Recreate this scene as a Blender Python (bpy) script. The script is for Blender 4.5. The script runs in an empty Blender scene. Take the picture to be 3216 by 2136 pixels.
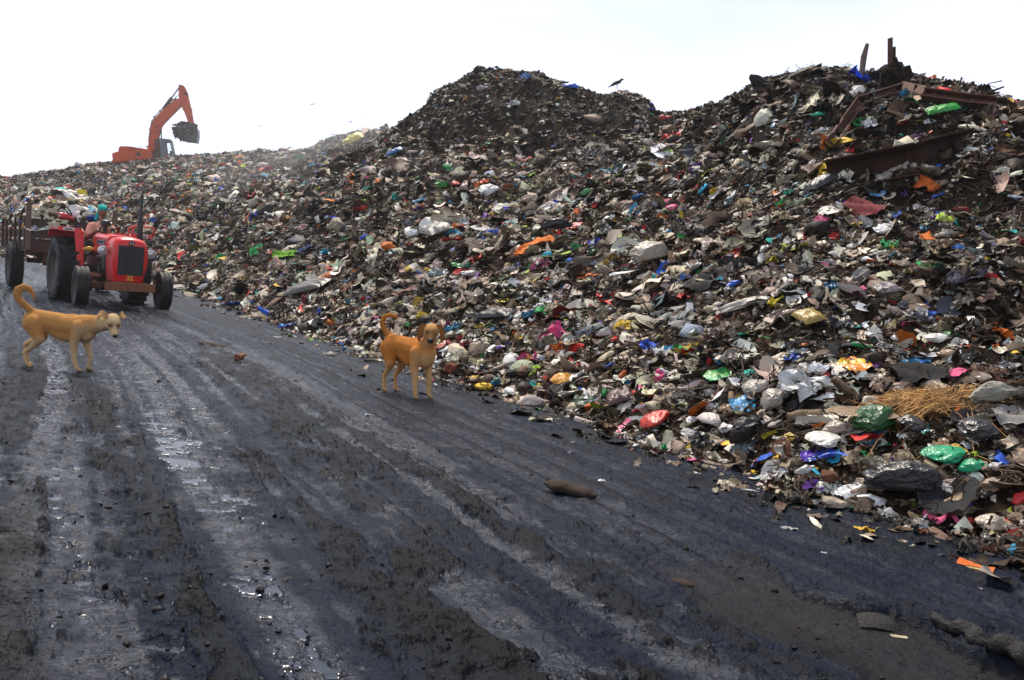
import bpy, bmesh, math, random
import numpy as np
from mathutils import Vector, Matrix, Euler, noise as mnoise

random.seed(11)
rng = np.random.default_rng(7)
SC = bpy.context.scene
COL = SC.collection
R = math.radians

# ------------------------------------------------------------------ camera
F, W, H_ = 2700.0, 3216.0, 2136.0
PSI, PITCH, ROLL, HC = R(29.8), R(4.36), math.atan(0.070), 1.2
CP, SP = math.cos(PSI), math.sin(PSI)
f0 = np.array([SP, CP, 0.0]); R0 = np.array([CP, -SP, 0.0]); U0 = np.array([0, 0, 1.0])
CF = math.cos(PITCH) * f0 - math.sin(PITCH) * U0
cu = math.cos(PITCH) * U0 + math.sin(PITCH) * f0
CU = math.cos(ROLL) * cu - math.sin(ROLL) * R0
CR = math.cos(ROLL) * R0 + math.sin(ROLL) * cu
EYE = np.array([0, 0, HC])
cam_d = bpy.data.cameras.new('camera'); cam = bpy.data.objects.new('camera', cam_d); COL.objects.link(cam)
cam_d.sensor_width = 36.0; cam_d.lens = 36.0 * F / W; cam_d.clip_start = 0.05; cam_d.clip_end = 2000
M4 = Matrix.Identity(4)
for i in range(3):
    M4[i][0], M4[i][1], M4[i][2], M4[i][3] = CR[i], CU[i], -CF[i], EYE[i]
cam.matrix_world = M4
SC.camera = cam

# ------------------------------------------------------------------ sky, sun, exposure
SUN_EL, SUN_AZ = R(58), R(29.8 - 18)          # azimuth clockwise from +Y (the way the road runs)
world = bpy.data.worlds.new('World'); SC.world = world; world.use_nodes = True
wt = world.node_tree; wn = wt.nodes; wl = wt.links; wn.clear()
wo = wn.new('ShaderNodeOutputWorld'); bg = wn.new('ShaderNodeBackground'); bg.inputs['Strength'].default_value = 0.10
sky = wn.new('ShaderNodeTexSky'); sky.sky_type = 'NISHITA'; sky.sun_disc = False
sky.sun_elevation = SUN_EL; sky.sun_rotation = SUN_AZ; sky.air_density = 1.2; sky.dust_density = 2.0
tc = wn.new('ShaderNodeTexCoord'); sep = wn.new('ShaderNodeSeparateXYZ')
wl.new(tc.outputs['Generated'], sep.inputs[0])
nz = wn.new('ShaderNodeTexNoise'); nz.inputs['Scale'].default_value = 2.2; nz.inputs['Detail'].default_value = 5; nz.inputs['Roughness'].default_value = 0.55
mp = wn.new('ShaderNodeMapping'); mp.inputs['Scale'].default_value = (1, 1, 2.6)
wl.new(tc.outputs['Generated'], mp.inputs[0]); wl.new(mp.outputs[0], nz.inputs['Vector'])
cover = wn.new('ShaderNodeMapRange'); cover.inputs[1].default_value = 0.22; cover.inputs[2].default_value = 0.62
cover.inputs[3].default_value = 1.0; cover.inputs[4].default_value = 0.30; wl.new(sep.outputs['Z'], cover.inputs[0])
nadd = wn.new('ShaderNodeMath'); nadd.operation = 'MULTIPLY_ADD'; nadd.inputs[1].default_value = 1.1; nadd.inputs[2].default_value = -0.5
wl.new(nz.outputs[0], nadd.inputs[0])
csum = wn.new('ShaderNodeMath'); csum.operation = 'ADD'; csum.use_clamp = True
wl.new(cover.outputs[0], csum.inputs[0]); wl.new(nadd.outputs[0], csum.inputs[1])
cc = wn.new('ShaderNodeMapRange'); cc.inputs[1].default_value = 0.1; cc.inputs[2].default_value = 0.9
cc.inputs[3].default_value = 0; cc.inputs[4].default_value = 1; wl.new(csum.outputs[0], cc.inputs[0])
mixw = wn.new('ShaderNodeMix'); mixw.data_type = 'RGBA'
wl.new(cc.outputs[0], mixw.inputs['Factor']); wl.new(sky.outputs[0], mixw.inputs['A'])
mixw.inputs['B'].default_value = (10.4, 11.2, 13.2, 1)
wl.new(mixw.outputs['Result'], bg.inputs['Color']); wl.new(bg.outputs[0], wo.inputs[0])

sd = bpy.data.lights.new('sun', 'SUN'); sd.energy = 4.5; sd.angle = R(16); sd.color = (1.0, 0.91, 0.78)
sun = bpy.data.objects.new('sun', sd); COL.objects.link(sun)
sdir = Vector((math.sin(SUN_AZ) * math.cos(SUN_EL), math.cos(SUN_AZ) * math.cos(SUN_EL), math.sin(SUN_EL)))
sun.rotation_euler = sdir.to_track_quat('Z', 'Y').to_euler()
sun.location = sdir * 60

vs = SC.view_settings
vs.view_transform = 'Standard'; vs.look = 'None'; vs.exposure = 0.0; vs.gamma = 1.0; vs.use_curve_mapping = False

# ------------------------------------------------------------------ numeric helpers
def hash2(ix, iy, seed):
    n = (ix.astype(np.int64) * 374761393 + iy.astype(np.int64) * 668265263 + seed * 974634777) & 0xFFFFFFFF
    n = ((n ^ (n >> 13)) * 1274126177) & 0xFFFFFFFF
    n = ((n ^ (n >> 16)) * 2246822519) & 0xFFFFFFFF
    n = n ^ (n >> 15)
    return n.astype(np.float64) / 4294967296.0

def vn(x, y, seed=0):
    x = np.asarray(x, float); y = np.asarray(y, float)
    x, y = np.broadcast_arrays(x, y)
    ix = np.floor(x); iy = np.floor(y); fx = x - ix; fy = y - iy
    fx = fx * fx * fx * (fx * (fx * 6 - 15) + 10); fy = fy * fy * fy * (fy * (fy * 6 - 15) + 10)
    a = hash2(ix, iy, seed); b = hash2(ix + 1, iy, seed); c = hash2(ix, iy + 1, seed); d = hash2(ix + 1, iy + 1, seed)
    return ((a + (b - a) * fx) * (1 - fy) + (c + (d - c) * fx) * fy) * 2 - 1

def fbm(x, y, seed=0, octv=4, gain=0.5):
    s = 0.0; a = 1.0; t = 0.0
    x = np.asarray(x, float); y = np.asarray(y, float)
    for k in range(octv):
        s = s + a * vn(x * 2.03 ** k + 13.7 * k, y * 2.03 ** k - 7.1 * k, seed + 17 * k); t += a; a *= gain
    return s / t

def sstep(a, b, x):
    t = np.clip((np.asarray(x, float) - a) / (b - a), 0, 1); return t * t * (3 - 2 * t)

def ray(px, py):
    v = CF * F + CR * (px - W / 2) - CU * (py - H_ / 2)
    return v / np.linalg.norm(v)

def cz(px, py):      # (horizontal tangent, elevation tangent) of a line of sight
    v = ray(px, py); d = v @ f0
    return (v @ R0) / d, v[2] / d

def project(P):
    P = np.atleast_2d(np.asarray(P, float)) - EYE
    d = P @ CF
    return W / 2 + F * (P @ CR) / d, H_ / 2 - F * (P @ CU) / d, d

# ------------------------------------------------------------------ the heap as a height field
def s_base(t):
    t = np.asarray(t, float)
    b = 4.32 - 0.0035 * np.maximum(t - 25, 0) ** 2
    return b + 0.30 * vn(t * 0.30, t * 0 + 3.3, 5) + 0.13 * vn(t * 1.4, t * 0 + 8.1, 6)

RIDGE = [(0,562,85),(130,543,84),(280,517,82),(380,505,80),(470,499,77),(560,491,74),(700,485,70),(860,478,64),(960,473,56),(1010,446,52),(1080,427,50),
         (1140,417,48),(1200,419,44),(1232,400,37),(1280,368,34),(1330,333,33),(1400,283,32),(1470,238,31.5),(1560,222,31),(1680,224,31),
         (1740,246,31),(1830,266,31),(1900,301,31),(1950,288,30.5),(2020,310,30),(2080,355,29),(2150,362,27),(2190,338,22),(2270,334,20),
         (2330,294,19),(2400,254,18),(2480,229,17.5),(2560,220,17),(2650,224,16.5),(2790,240,16),(2860,241,15.5),(2950,256,15),(3020,270,14.5),
         (3130,297,13.5),(3216,328,13)]
rc = []; rz = []; rh = []
for px, py, Z in RIDGE:
    c, e = cz(px, py); rc.append(c); rz.append(Z); rh.append(HC + e * Z)
rc = [-1.6, -0.9] + rc + [0.9, 1.6, 4.0]; rz = [140, 110] + rz + [10.5, 8.2, 4.5]; rh = [6, 7.0] + rh + [4.2, 4.2, 4.2]
CG = np.concatenate([np.linspace(-1.6, -0.75, 60)[:-1], np.linspace(-0.75, 0.72, 700)[:-1], np.linspace(0.72, 4.0, 90)])
ZR = np.interp(CG, rc, rz); HR = np.interp(CG, rc, rh)
zz = np.concatenate([np.linspace(0.5, 40, 1600), np.linspace(40, 170, 800)[1:]])
TT = (zz[None, :] * (CP - CG[:, None] * SP)); SS = zz[None, :] * (CG[:, None] * CP + SP)
hit = SS >= s_base(TT)
ZB = zz[np.where(hit.any(1), hit.argmax(1), len(zz) - 1)]
ZB = np.minimum(ZB, ZR * 0.8)
# lower face / terrace / upper mound
ZA = ZB + 0.42 * (ZR - ZB); HA = 0.44 * HR
ZT = ZB + 0.72 * (ZR - ZB); HT = 0.74 * HR
PXG = W / 2 + F * CG
def special(px):
    return sstep(1130, 1260, px) * (1 - sstep(2050, 2190, px))
w1 = special(PXG)
ta = np.interp(PXG, [1130, 1400, 1600, 1800, 2000, 2200], [505, 545, 560, 560, 535, 500])
tb = np.interp(PXG, [1130, 1300, 1450, 1600, 1800, 2000, 2200], [425, 445, 485, 500, 490, 455, 420])
ea = (862 + 0.07 * (PXG - 1608) - ta) / F; eb = (862 + 0.07 * (PXG - 1608) - tb) / F
za = np.interp(PXG, [1130, 1400, 1700, 2100], [31, 24, 20, 17]); zb = np.interp(PXG, [1130, 1400, 1700, 2100], [36, 28, 25.5, 23])
ZA = ZA * (1 - w1) + za * w1; HA = HA * (1 - w1) + (HC + ea * za) * w1
ZT = ZT * (1 - w1) + zb * w1; HT = HT * (1 - w1) + (HC + eb * zb) * w1
def smooth1(a, k=5):
    ker = np.ones(2 * k + 1) / (2 * k + 1)
    return np.convolve(np.pad(a, k, mode='edge'), ker, 'valid')
ZA, HA, ZT, HT = [smooth1(a, 7) for a in (ZA, HA, ZT, HT)]

def czxy(x, y):
    X = x * CP - y * SP; Z = x * SP + y * CP
    return X / np.maximum(Z, 1e-3), Z

def heap(x, y, detail=True):
    x = np.asarray(x, float); y = np.asarray(y, float)
    c, Z = czxy(x, y)
    b = np.interp(c, CG, ZB); a = np.interp(c, CG, ZA); t = np.interp(c, CG, ZT); r = np.interp(c, CG, ZR)
    ha = np.interp(c, CG, HA); ht = np.interp(c, CG, HT); hr = np.interp(c, CG, HR)
    h = np.where(Z < a, ha * (Z - b) / (a - b), np.where(Z < t, ha + (ht - ha) * (Z - a) / (t - a), ht + (hr - ht) * (Z - t) / (r - t)))
    back = np.maximum(hr - 0.12 * (Z - r), hr * 0.72)
    # soft shoulder at the ridge
    k = sstep(r - 0.12 * (r - t), r + 0.10 * (r - t), Z)
    h = np.where(Z > r, back, h)
    h = np.where(Z < b, -0.3 * np.minimum(b - Z, 1.0), h)
    h = h * np.where(Z > 0.3, 1, 0) + np.where(Z > 0.3, 0, -1.0)
    if detail:
        amp = np.clip(h / 1.2, 0, 1)
        big = 0.5 + 0.5 * np.clip((Z - 5) / 15, 0, 1)
        n = 0.36 * big * fbm(x * 0.45, y * 0.45, 21, 3) + 0.13 * fbm(x * 1.6, y * 1.6, 31, 3) + 0.05 * fbm(x * 5, y * 5, 41, 2)
        ter = np.sin(h * 5.2 + 3.0 * fbm(x * 0.35, y * 0.35, 51, 2)) * 0.16 * np.clip(h / 2, 0, 1)
        # away from the ridge line so that the skyline keeps its course
        h = h + amp * (n + ter) * np.where(Z > r, 0.6, 0.45 + 0.55 * np.clip((r - Z) / (0.15 * r), 0, 1))
        h = h + 0.05 * amp * np.abs(vn(x * 3.1, y * 3.1, 77))
    return h

# ------------------------------------------------------------------ the muddy road as a height field
def mud_raw(x, y):
    X = x * CP - y * SP; Z = x * SP + y * CP
    s = x + 0.10 * np.sin(y * 0.33 + 1) + 0.10 * fbm(x * 0.3, y * 0.22, 3, 2)
    br = 0.45 + 0.55 * sstep(-0.35, 0.35, fbm(x * 0.9, y * 0.35, 8, 3))
    lane = fbm(s * 6.2 + 0.25 * fbm(x * 2, y * 1.2, 36, 2), y * 0.12, 13, 3, 0.6)
    belt = sstep(0.14, 0.36, lane + 0.66 * fbm(x * 6.5, y * 3.2, 37, 5, 0.7))   # churned ridges between the wheel tracks
    lane2 = vn(s * 9.5, y * 0.25, 38)
    rough = sstep(3.0, 1.6, x) * 0.72 + 0.28
    rut = 0.010 * fbm(s * 2.1, y * 0.10, 11, 2) + 0.020 * lane + 0.012 * lane2 * br + 0.008 * belt
    lum = np.maximum(fbm(s * 4.2, y * 2.0, 14, 4, 0.55) - 0.14, 0) * 0.040 + np.maximum(fbm(x * 19, y * 15.0, 15, 4, 0.62) - 0.04, 0) * 0.036
    lump = lum * (0.16 + 0.90 * belt) * rough
    fine = 0.0050 * fbm(x * 17, y * 15, 16, 3, 0.65) * (0.3 + 1.1 * belt)
    rip = 0.0090 * fbm(X * 5.5, Z * 21, 17, 3, 0.55) * (0.30 + 0.70 * sstep(-0.25, 0.3, fbm(x * 0.7, y * 0.5, 18, 2)))
    scal = fbm(X * 6, Z * 15, 33, 3, 0.6) * 0.022 + fbm(X * 17, Z * 34, 34, 3, 0.6) * 0.010     # scalloped plates with small steep lips
    qs = 0.0068; qf = scal / qs; q0 = np.floor(qf); qt = qf - q0
    scal = (q0 + sstep(0.70, 1.0, qt)) * qs * (0.35 + 0.65 * sstep(-0.35, 0.1, fbm(x * 1.4, y * 0.7, 35, 3)))
    h = rut + lump + fine + (rip * 0.6 + scal) * (0.35 + 0.65 * rough) * (1 - 0.5 * belt)
    gl = fbm(s * 7.5, y * 0.12, 40, 3, 0.65) - 0.25 * lane + 0.60 * fbm(X * 3.4, Z * 5.5, 41, 5, 0.7)
    gloss = sstep(-0.20, 0.42, gl) * (0.55 + 0.45 * sstep(-0.15, 0.25, fbm(X * 9, Z * 22, 42, 3, 0.6)))
    gloss = gloss * (1 - 0.70 * sstep(1.5, 3.2, x)) * (1 - 0.85 * belt)
    return h, belt, lump, X, Z, gloss
_gx, _gy = np.meshgrid(np.linspace(0.1, 1.3, 120), np.linspace(2.5, 14, 500)); _hq = mud_raw(_gx, _gy)[0]
LEV = float(np.quantile(_hq, 0.11))

def mud(x, y):
    """height and three masks: standing water, dry brown mud, rough clods"""
    x = np.asarray(x, float); y = np.asarray(y, float)
    h, belt, lump, X, Z, gloss = mud_raw(x, y)
    lev = LEV + 0.006 * fbm(x * 0.9, y * 0.5, 19, 2) - 0.03 * sstep(0.9, 1.6, x) - 0.014 * sstep(14, 22, y)
    wet = sstep(0.0025, -0.001, h - lev)
    h = np.maximum(h, lev + 0.0008 * fbm(X * 9, Z * 30, 20, 2))
    # compacted wheel track with a broken step beside it, close to the camera
    edge = 2.86 + 0.10 * fbm(y * 2.6, y * 0, 22, 3) + 0.04 * fbm(y * 9, x * 6, 29, 3)
    near = sstep(2.45, 2.0, y)
    track = sstep(3.1, 2.4, y) * sstep(edge - 0.62, edge - 0.40, x + 0.08 * fbm(x * 6, y * 5, 27, 3)) * sstep(edge + 0.015, edge - 0.005, x)
    h = h * (1 - 0.65 * track) - 0.030 * track
    rim = near * np.exp(-((x - edge - 0.07) / 0.08) ** 2)
    h = h + rim * (0.034 + 0.03 * fbm(x * 7, y * 5, 23, 3) + 0.02 * fbm(x * 21, y * 17, 28, 3))
    bank = sstep(0.05, -0.16, x + 0.22 * fbm(x * 2, y * 1.5, 24, 4)) * sstep(5.2, 3.6, y)
    h = h + bank * (0.035 + 0.03 * fbm(x * 5, y * 4, 25, 4))
    dry = np.clip(bank * 0.7 + 0.65 * track, 0, 1)
    rgh = np.clip(0.55 * belt + sstep(0.002, 0.016, lump) * 0.6 + 0.5 * rim, 0, 1)
    return h, wet * (1 - dry), dry, rgh, gloss * (1 - dry)

def ground_z(x, y):
    return float(mud(np.array([x]), np.array([y]))[0][0])

def surf(px, py, zmin=1.6, zmax=130):
    """where the line of sight of a place in the photograph meets the heap or the road"""
    c, e = cz(px, py)
    Z = zmin * (zmax / zmin) ** np.linspace(0, 1, 2400)
    x = Z * (c * CP + SP); y = Z * (CP - c * SP)
    g = np.maximum(heap(x, y), 0.0)
    hit = (HC + e * Z) <= g
    i = int(hit.argmax()) if hit.any() else len(Z) - 1
    return np.array([x[i], y[i], g[i]]), Z[i]

def normal_at(x, y, d=0.12):
    x = np.asarray(x, float); y = np.asarray(y, float)
    hx = (np.maximum(heap(x + d, y), 0) - np.maximum(heap(x - d, y), 0)) / (2 * d)
    hy = (np.maximum(heap(x, y + d), 0) - np.maximum(heap(x, y - d), 0)) / (2 * d)
    n = np.stack([-hx, -hy, np.ones_like(hx)], -1)
    return n / np.linalg.norm(n, axis=-1, keepdims=True)

def at_depth(px, py, Z):
    c, e = cz(px, py)
    return np.array([Z * (c * CP + SP), Z * (CP - c * SP), HC + e * Z])

# ------------------------------------------------------------------ object helpers
def srgb(r, g, b):
    f = lambda v: (v / 255 / 12.92) if v / 255 <= 0.04045 else ((v / 255 + 0.055) / 1.055) ** 2.4
    return (f(r), f(g), f(b))

def tag(o, label=None, cat=None, group=None, kind=None):
    if label: o['label'] = label
    if cat: o['category'] = cat
    if group: o['group'] = group
    if kind: o['kind'] = kind
    return o

def empty(name, loc=(0, 0, 0), rz=0.0):
    o = bpy.data.objects.new(name, None); o.location = loc; o.rotation_euler = (0, 0, rz)
    o.empty_display_size = 0.1; COL.objects.link(o); return o

def link_mesh(name, me, mat=None, parent=None):
    o = bpy.data.objects.new(name, me)
    if mat and not me.materials: me.materials.append(mat)
    COL.objects.link(o)
    if parent: o.parent = parent
    return o

def np_mesh(name, v, q, smooth=True):
    me = bpy.data.meshes.new(name)
    v = np.asarray(v, np.float32); q = np.asarray(q, np.int32); k = q.shape[1]
    me.vertices.add(len(v)); me.vertices.foreach_set('co', v.ravel())
    me.loops.add(q.size); me.loops.foreach_set('vertex_index', q.ravel())
    me.polygons.add(len(q)); me.polygons.foreach_set('loop_start', np.arange(0, q.size, k, dtype=np.int32))
    me.polygons.foreach_set('use_smooth', np.full(len(q), smooth))
    me.update(calc_edges=True); me.validate(); return me

class MB:
    def __init__(s): s.v = []; s.f = []
    def add(s, v, f):
        b = len(s.v); s.v += [tuple(p) for p in v]; s.f += [tuple(i + b for i in q) for q in f]; return s
    def box(s, c, d, rot=None):
        x, y, z = d[0] / 2, d[1] / 2, d[2] / 2
        v = [Vector((i * x, j * y, k * z)) for i in (-1, 1) for j in (-1, 1) for k in (-1, 1)]
        if rot is not None: m = Euler(rot).to_matrix(); v = [m @ p for p in v]
        v = [p + Vector(c) for p in v]
        return s.add(v, [(0, 1, 3, 2), (4, 6, 7, 5), (0, 4, 5, 1), (2, 3, 7, 6), (0, 2, 6, 4), (1, 5, 7, 3)])
    def tube(s, pts, r, n=10, cap=True, flat=1.0):
        pts = [Vector(p) for p in pts]; rs = r if isinstance(r, (list, tuple)) else [r] * len(pts)
        rings = []; prev = None
        for i, p in enumerate(pts):
            t = (pts[min(i + 1, len(pts) - 1)] - pts[max(i - 1, 0)]).normalized()
            if prev is None:
                a = Vector((0, 0, 1)) if abs(t.z) < 0.9 else Vector((1, 0, 0))
                u = t.cross(a).normalized()
            else:
                u = (prev - t * prev.dot(t)).normalized()
            prev = u; w = t.cross(u)
            rings.append([p + (u * math.cos(k * 2 * math.pi / n) + w * math.sin(k * 2 * math.pi / n) * flat) * rs[i] for k in range(n)])
        v = [q for rg in rings for q in rg]; f = []
        for i in range(len(pts) - 1):
            for k in range(n):
                f.append((i * n + k, i * n + (k + 1) % n, (i + 1) * n + (k + 1) % n, (i + 1) * n + k))
        if cap: f.append(tuple(range(n - 1, -1, -1))); f.append(tuple((len(pts) - 1) * n + k for k in range(n)))
        return s.add(v, f)
    def prism(s, poly, y0, y1):          # polygon in x-z, extruded along y
        n = len(poly); v = [(p[0], y0, p[1]) for p in poly] + [(p[0], y1, p[1]) for p in poly]
        f = [tuple(range(n)), tuple(range(2 * n - 1, n - 1, -1))] + [(i, n + i, n + (i + 1) % n, (i + 1) % n) for i in range(n)]
        return s.add(v, f)
    def lathe(s, prof, c=(0, 0, 0), n=32, axis='y', closed=False):   # prof: (radius, along axis)
        v = []; f = []; m = len(prof)
        for k in range(n):
            a = k * 2 * math.pi / n; ca, sa = math.cos(a), math.sin(a)
            for r, h in prof:
                p = {'y': (r * ca, h, r * sa), 'z': (r * ca, r * sa, h), 'x': (h, r * ca, r * sa)}[axis]
                v.append((p[0] + c[0], p[1] + c[1], p[2] + c[2]))
        for k in range(n):
            for j in range(m if closed else m - 1):
                j2 = (j + 1) % m; k2 = (k + 1) % n
                f.append((k * m + j, k * m + j2, k2 * m + j2, k2 * m + j))
        return s.add(v, f)
    def loft(s, secs, cap=True):         # list of equally long rings
        n = len(secs[0]); v = [p for q in secs for p in q]; f = []
        for i in range(len(secs) - 1):
            for k in range(n):
                f.append((i * n + k, i * n + (k + 1) % n, (i + 1) * n + (k + 1) % n, (i + 1) * n + k))
        if cap: f.append(tuple(range(n - 1, -1, -1))); f.append(tuple((len(secs) - 1) * n + k for k in range(n)))
        return s.add(v, f)
    def mesh(s, name, smooth=False):
        me = bpy.data.meshes.new(name); me.from_pydata(s.v, [], s.f)
        bm = bmesh.new(); bm.from_mesh(me); bmesh.ops.recalc_face_normals(bm, faces=bm.faces); bm.to_mesh(me); bm.free()
        if smooth:
            me.polygons.foreach_set('use_smooth', [True] * len(me.polygons))
        me.update(); return me
    def build(s, name, mat, parent=None, smooth=False, bevel=0.0, angle=35):
        me = s.mesh(name, smooth); o = link_mesh(name, me, mat, parent)
        if smooth:
            try: me.set_sharp_from_angle(angle=R(angle))
            except Exception: pass
        if bevel:
            b = o.modifiers.new('bevel', 'BEVEL'); b.width = bevel; b.segments = 2; b.limit_method = 'ANGLE'; b.angle_limit = R(40)
        return o

# ------------------------------------------------------------------ materials
def new_mat(name):
    m = bpy.data.materials.new(name); m.use_nodes = True
    nt = m.node_tree; nt.nodes.clear()
    out = nt.nodes.new('ShaderNodeOutputMaterial'); p = nt.nodes.new('ShaderNodeBsdfPrincipled')
    nt.links.new(p.outputs[0], out.inputs[0]); return m, nt, p

def N(nt, kind, **kw):
    n = nt.nodes.new(kind)
    for k, v in kw.items():
        if k in ('ins',):
            for a, b in v.items(): n.inputs[a].default_value = b
        else: setattr(n, k, v)
    return n

def noise_fac(nt, scale, lo, hi, detail=4, vec=None, rough=0.6, mapscale=None):
    t = N(nt, 'ShaderNodeTexNoise', ins={'Scale': scale, 'Detail': detail, 'Roughness': rough})
    if vec is None: vec = N(nt, 'ShaderNodeTexCoord').outputs['Object']
    if mapscale is not None:
        mpn = N(nt, 'ShaderNodeMapping', ins={'Scale': mapscale}); nt.links.new(vec, mpn.inputs[0]); vec = mpn.outputs[0]
    nt.links.new(vec, t.inputs['Vector'])
    m = N(nt, 'ShaderNodeMapRange', clamp=True); m.inputs[1].default_value = lo; m.inputs[2].default_value = hi
    nt.links.new(t.outputs[0], m.inputs[0]); return m.outputs[0]

def mixc(nt, fac, a, b):
    m = N(nt, 'ShaderNodeMix', data_type='RGBA')
    for sock, val in (('Factor', fac), ('A', a), ('B', b)):
        if isinstance(val, (tuple, list)): m.inputs[sock].default_value = (*val[:3], 1)
        elif isinstance(val, (int, float)): m.inputs[sock].default_value = val
        else: nt.links.new(val, m.inputs[sock])
    return m.outputs['Result']

def bump(nt, p, h, strength=0.4, dist=0.01):
    b = N(nt, 'ShaderNodeBump', ins={'Strength': strength, 'Distance': dist}); nt.links.new(h, b.inputs['Height']); nt.links.new(b.outputs[0], p.inputs['Normal'])

def simple_mat(name, col, rough=0.5, metal=0.0, dirt=(0.05, 0.04, 0.03), amount=0.5, scale=6.0, bumps=0.2, spec=0.5, coat=0.0):
    m, nt, p = new_mat(name)
    fac = noise_fac(nt, scale, 0.5, 0.78)
    mul = N(nt, 'ShaderNodeMath', operation='MULTIPLY'); mul.inputs[1].default_value = amount; nt.links.new(fac, mul.inputs[0])
    c = mixc(nt, mul.outputs[0], col, dirt); nt.links.new(c, p.inputs['Base Color'])
    rr = N(nt, 'ShaderNodeMapRange'); rr.inputs[3].default_value = rough; rr.inputs[4].default_value = min(rough + 0.35, 1)
    nt.links.new(mul.outputs[0], rr.inputs[0]); nt.links.new(rr.outputs[0], p.inputs['Roughness'])
    p.inputs['Metallic'].default_value = metal; p.inputs['Specular IOR Level'].default_value = spec
    p.inputs['Coat Weight'].default_value = coat
    if bumps:
        f2 = noise_fac(nt, scale * 6, 0.2, 0.8); bump(nt, p, f2, bumps, 0.01)
    return m
# ================================================================== SETTING
# ------------------------------------------------------------------ muddy road
def mud_material():
    m, nt, p = new_mat('wet_black_mud')
    at = N(nt, 'ShaderNodeAttribute', attribute_name='mask')
    sp = N(nt, 'ShaderNodeSeparateColor'); nt.links.new(at.outputs['Color'], sp.inputs[0])
    co = N(nt, 'ShaderNodeTexCoord').outputs['Object']
    a = noise_fac(nt, 1.3, 0.35, 0.7, 6, co)
    c1 = mixc(nt, a, (0.0060, 0.0098, 0.0215), (0.0100, 0.0145, 0.0270))
    b = noise_fac(nt, 22, 0.55, 0.8, 4, co)
    c2 = mixc(nt, b, c1, (0.018, 0.018, 0.021))
    d = noise_fac(nt, 3.5, 0.3, 0.7, 5, co)
    dry = mixc(nt, d, (0.011, 0.0105, 0.0105), (0.026, 0.021, 0.017))
    c2 = mixc(nt, sp.outputs[2], c2, (0.0070, 0.0074, 0.0090)); c3 = mixc(nt, sp.outputs[1], c2, dry)
    nt.links.new(c3, p.inputs['Base Color'])
    gl = at.outputs['Alpha']
    r1 = N(nt, 'ShaderNodeMapRange'); r1.inputs[3].default_value = 0.30; r1.inputs[4].default_value = 0.07; nt.links.new(gl, r1.inputs[0])
    def blend(fac, a, v):
        q = N(nt, 'ShaderNodeMix'); nt.links.new(fac, q.inputs['Factor']); nt.links.new(a, q.inputs['A']); q.inputs['B'].default_value = v; return q.outputs['Result']
    r2 = blend(sp.outputs[2], r1.outputs[0], 0.45); r3 = blend(sp.outputs[1], r2, 0.60); r4 = blend(sp.outputs[0], r3, 0.05)
    nt.links.new(r4, p.inputs['Roughness'])
    s0 = N(nt, 'ShaderNodeMapRange'); s0.inputs[3].default_value = 0.05; s0.inputs[4].default_value = 0.27; nt.links.new(gl, s0.inputs[0])
    s1 = blend(sp.outputs[2], s0.outputs[0], 0.06); s2 = blend(sp.outputs[1], s1, 0.08); s3 = blend(sp.outputs[0], s2, 0.5)
    nt.links.new(s3, p.inputs['Specular IOR Level'])
    n0 = N(nt, 'ShaderNodeTexNoise', ins={'Scale': 21.0, 'Detail': 3.0, 'Roughness': 0.6, 'Distortion': 0.25}); nt.links.new(co, n0.inputs['Vector'])
    n2 = N(nt, 'ShaderNodeTexNoise', ins={'Scale': 60.0, 'Detail': 5.0, 'Roughness': 0.68}); nt.links.new(co, n2.inputs['Vector'])
    n1 = N(nt, 'ShaderNodeMath', operation='MULTIPLY_ADD'); n1.inputs[1].default_value = 0.30; nt.links.new(n2.outputs[0], n1.inputs[0]); nt.links.new(n0.outputs[0], n1.inputs[2])
    inv = N(nt, 'ShaderNodeMath', operation='SUBTRACT'); inv.inputs[0].default_value = 1.0; nt.links.new(sp.outputs[0], inv.inputs[1])
    mu = N(nt, 'ShaderNodeMath', operation='MULTIPLY'); nt.links.new(n1.outputs[0], mu.inputs[0]); nt.links.new(inv.outputs[0], mu.inputs[1])
    bump(nt, p, mu.outputs[0], 1.0, 0.021)
    return m
MUD = mud_material()

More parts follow.
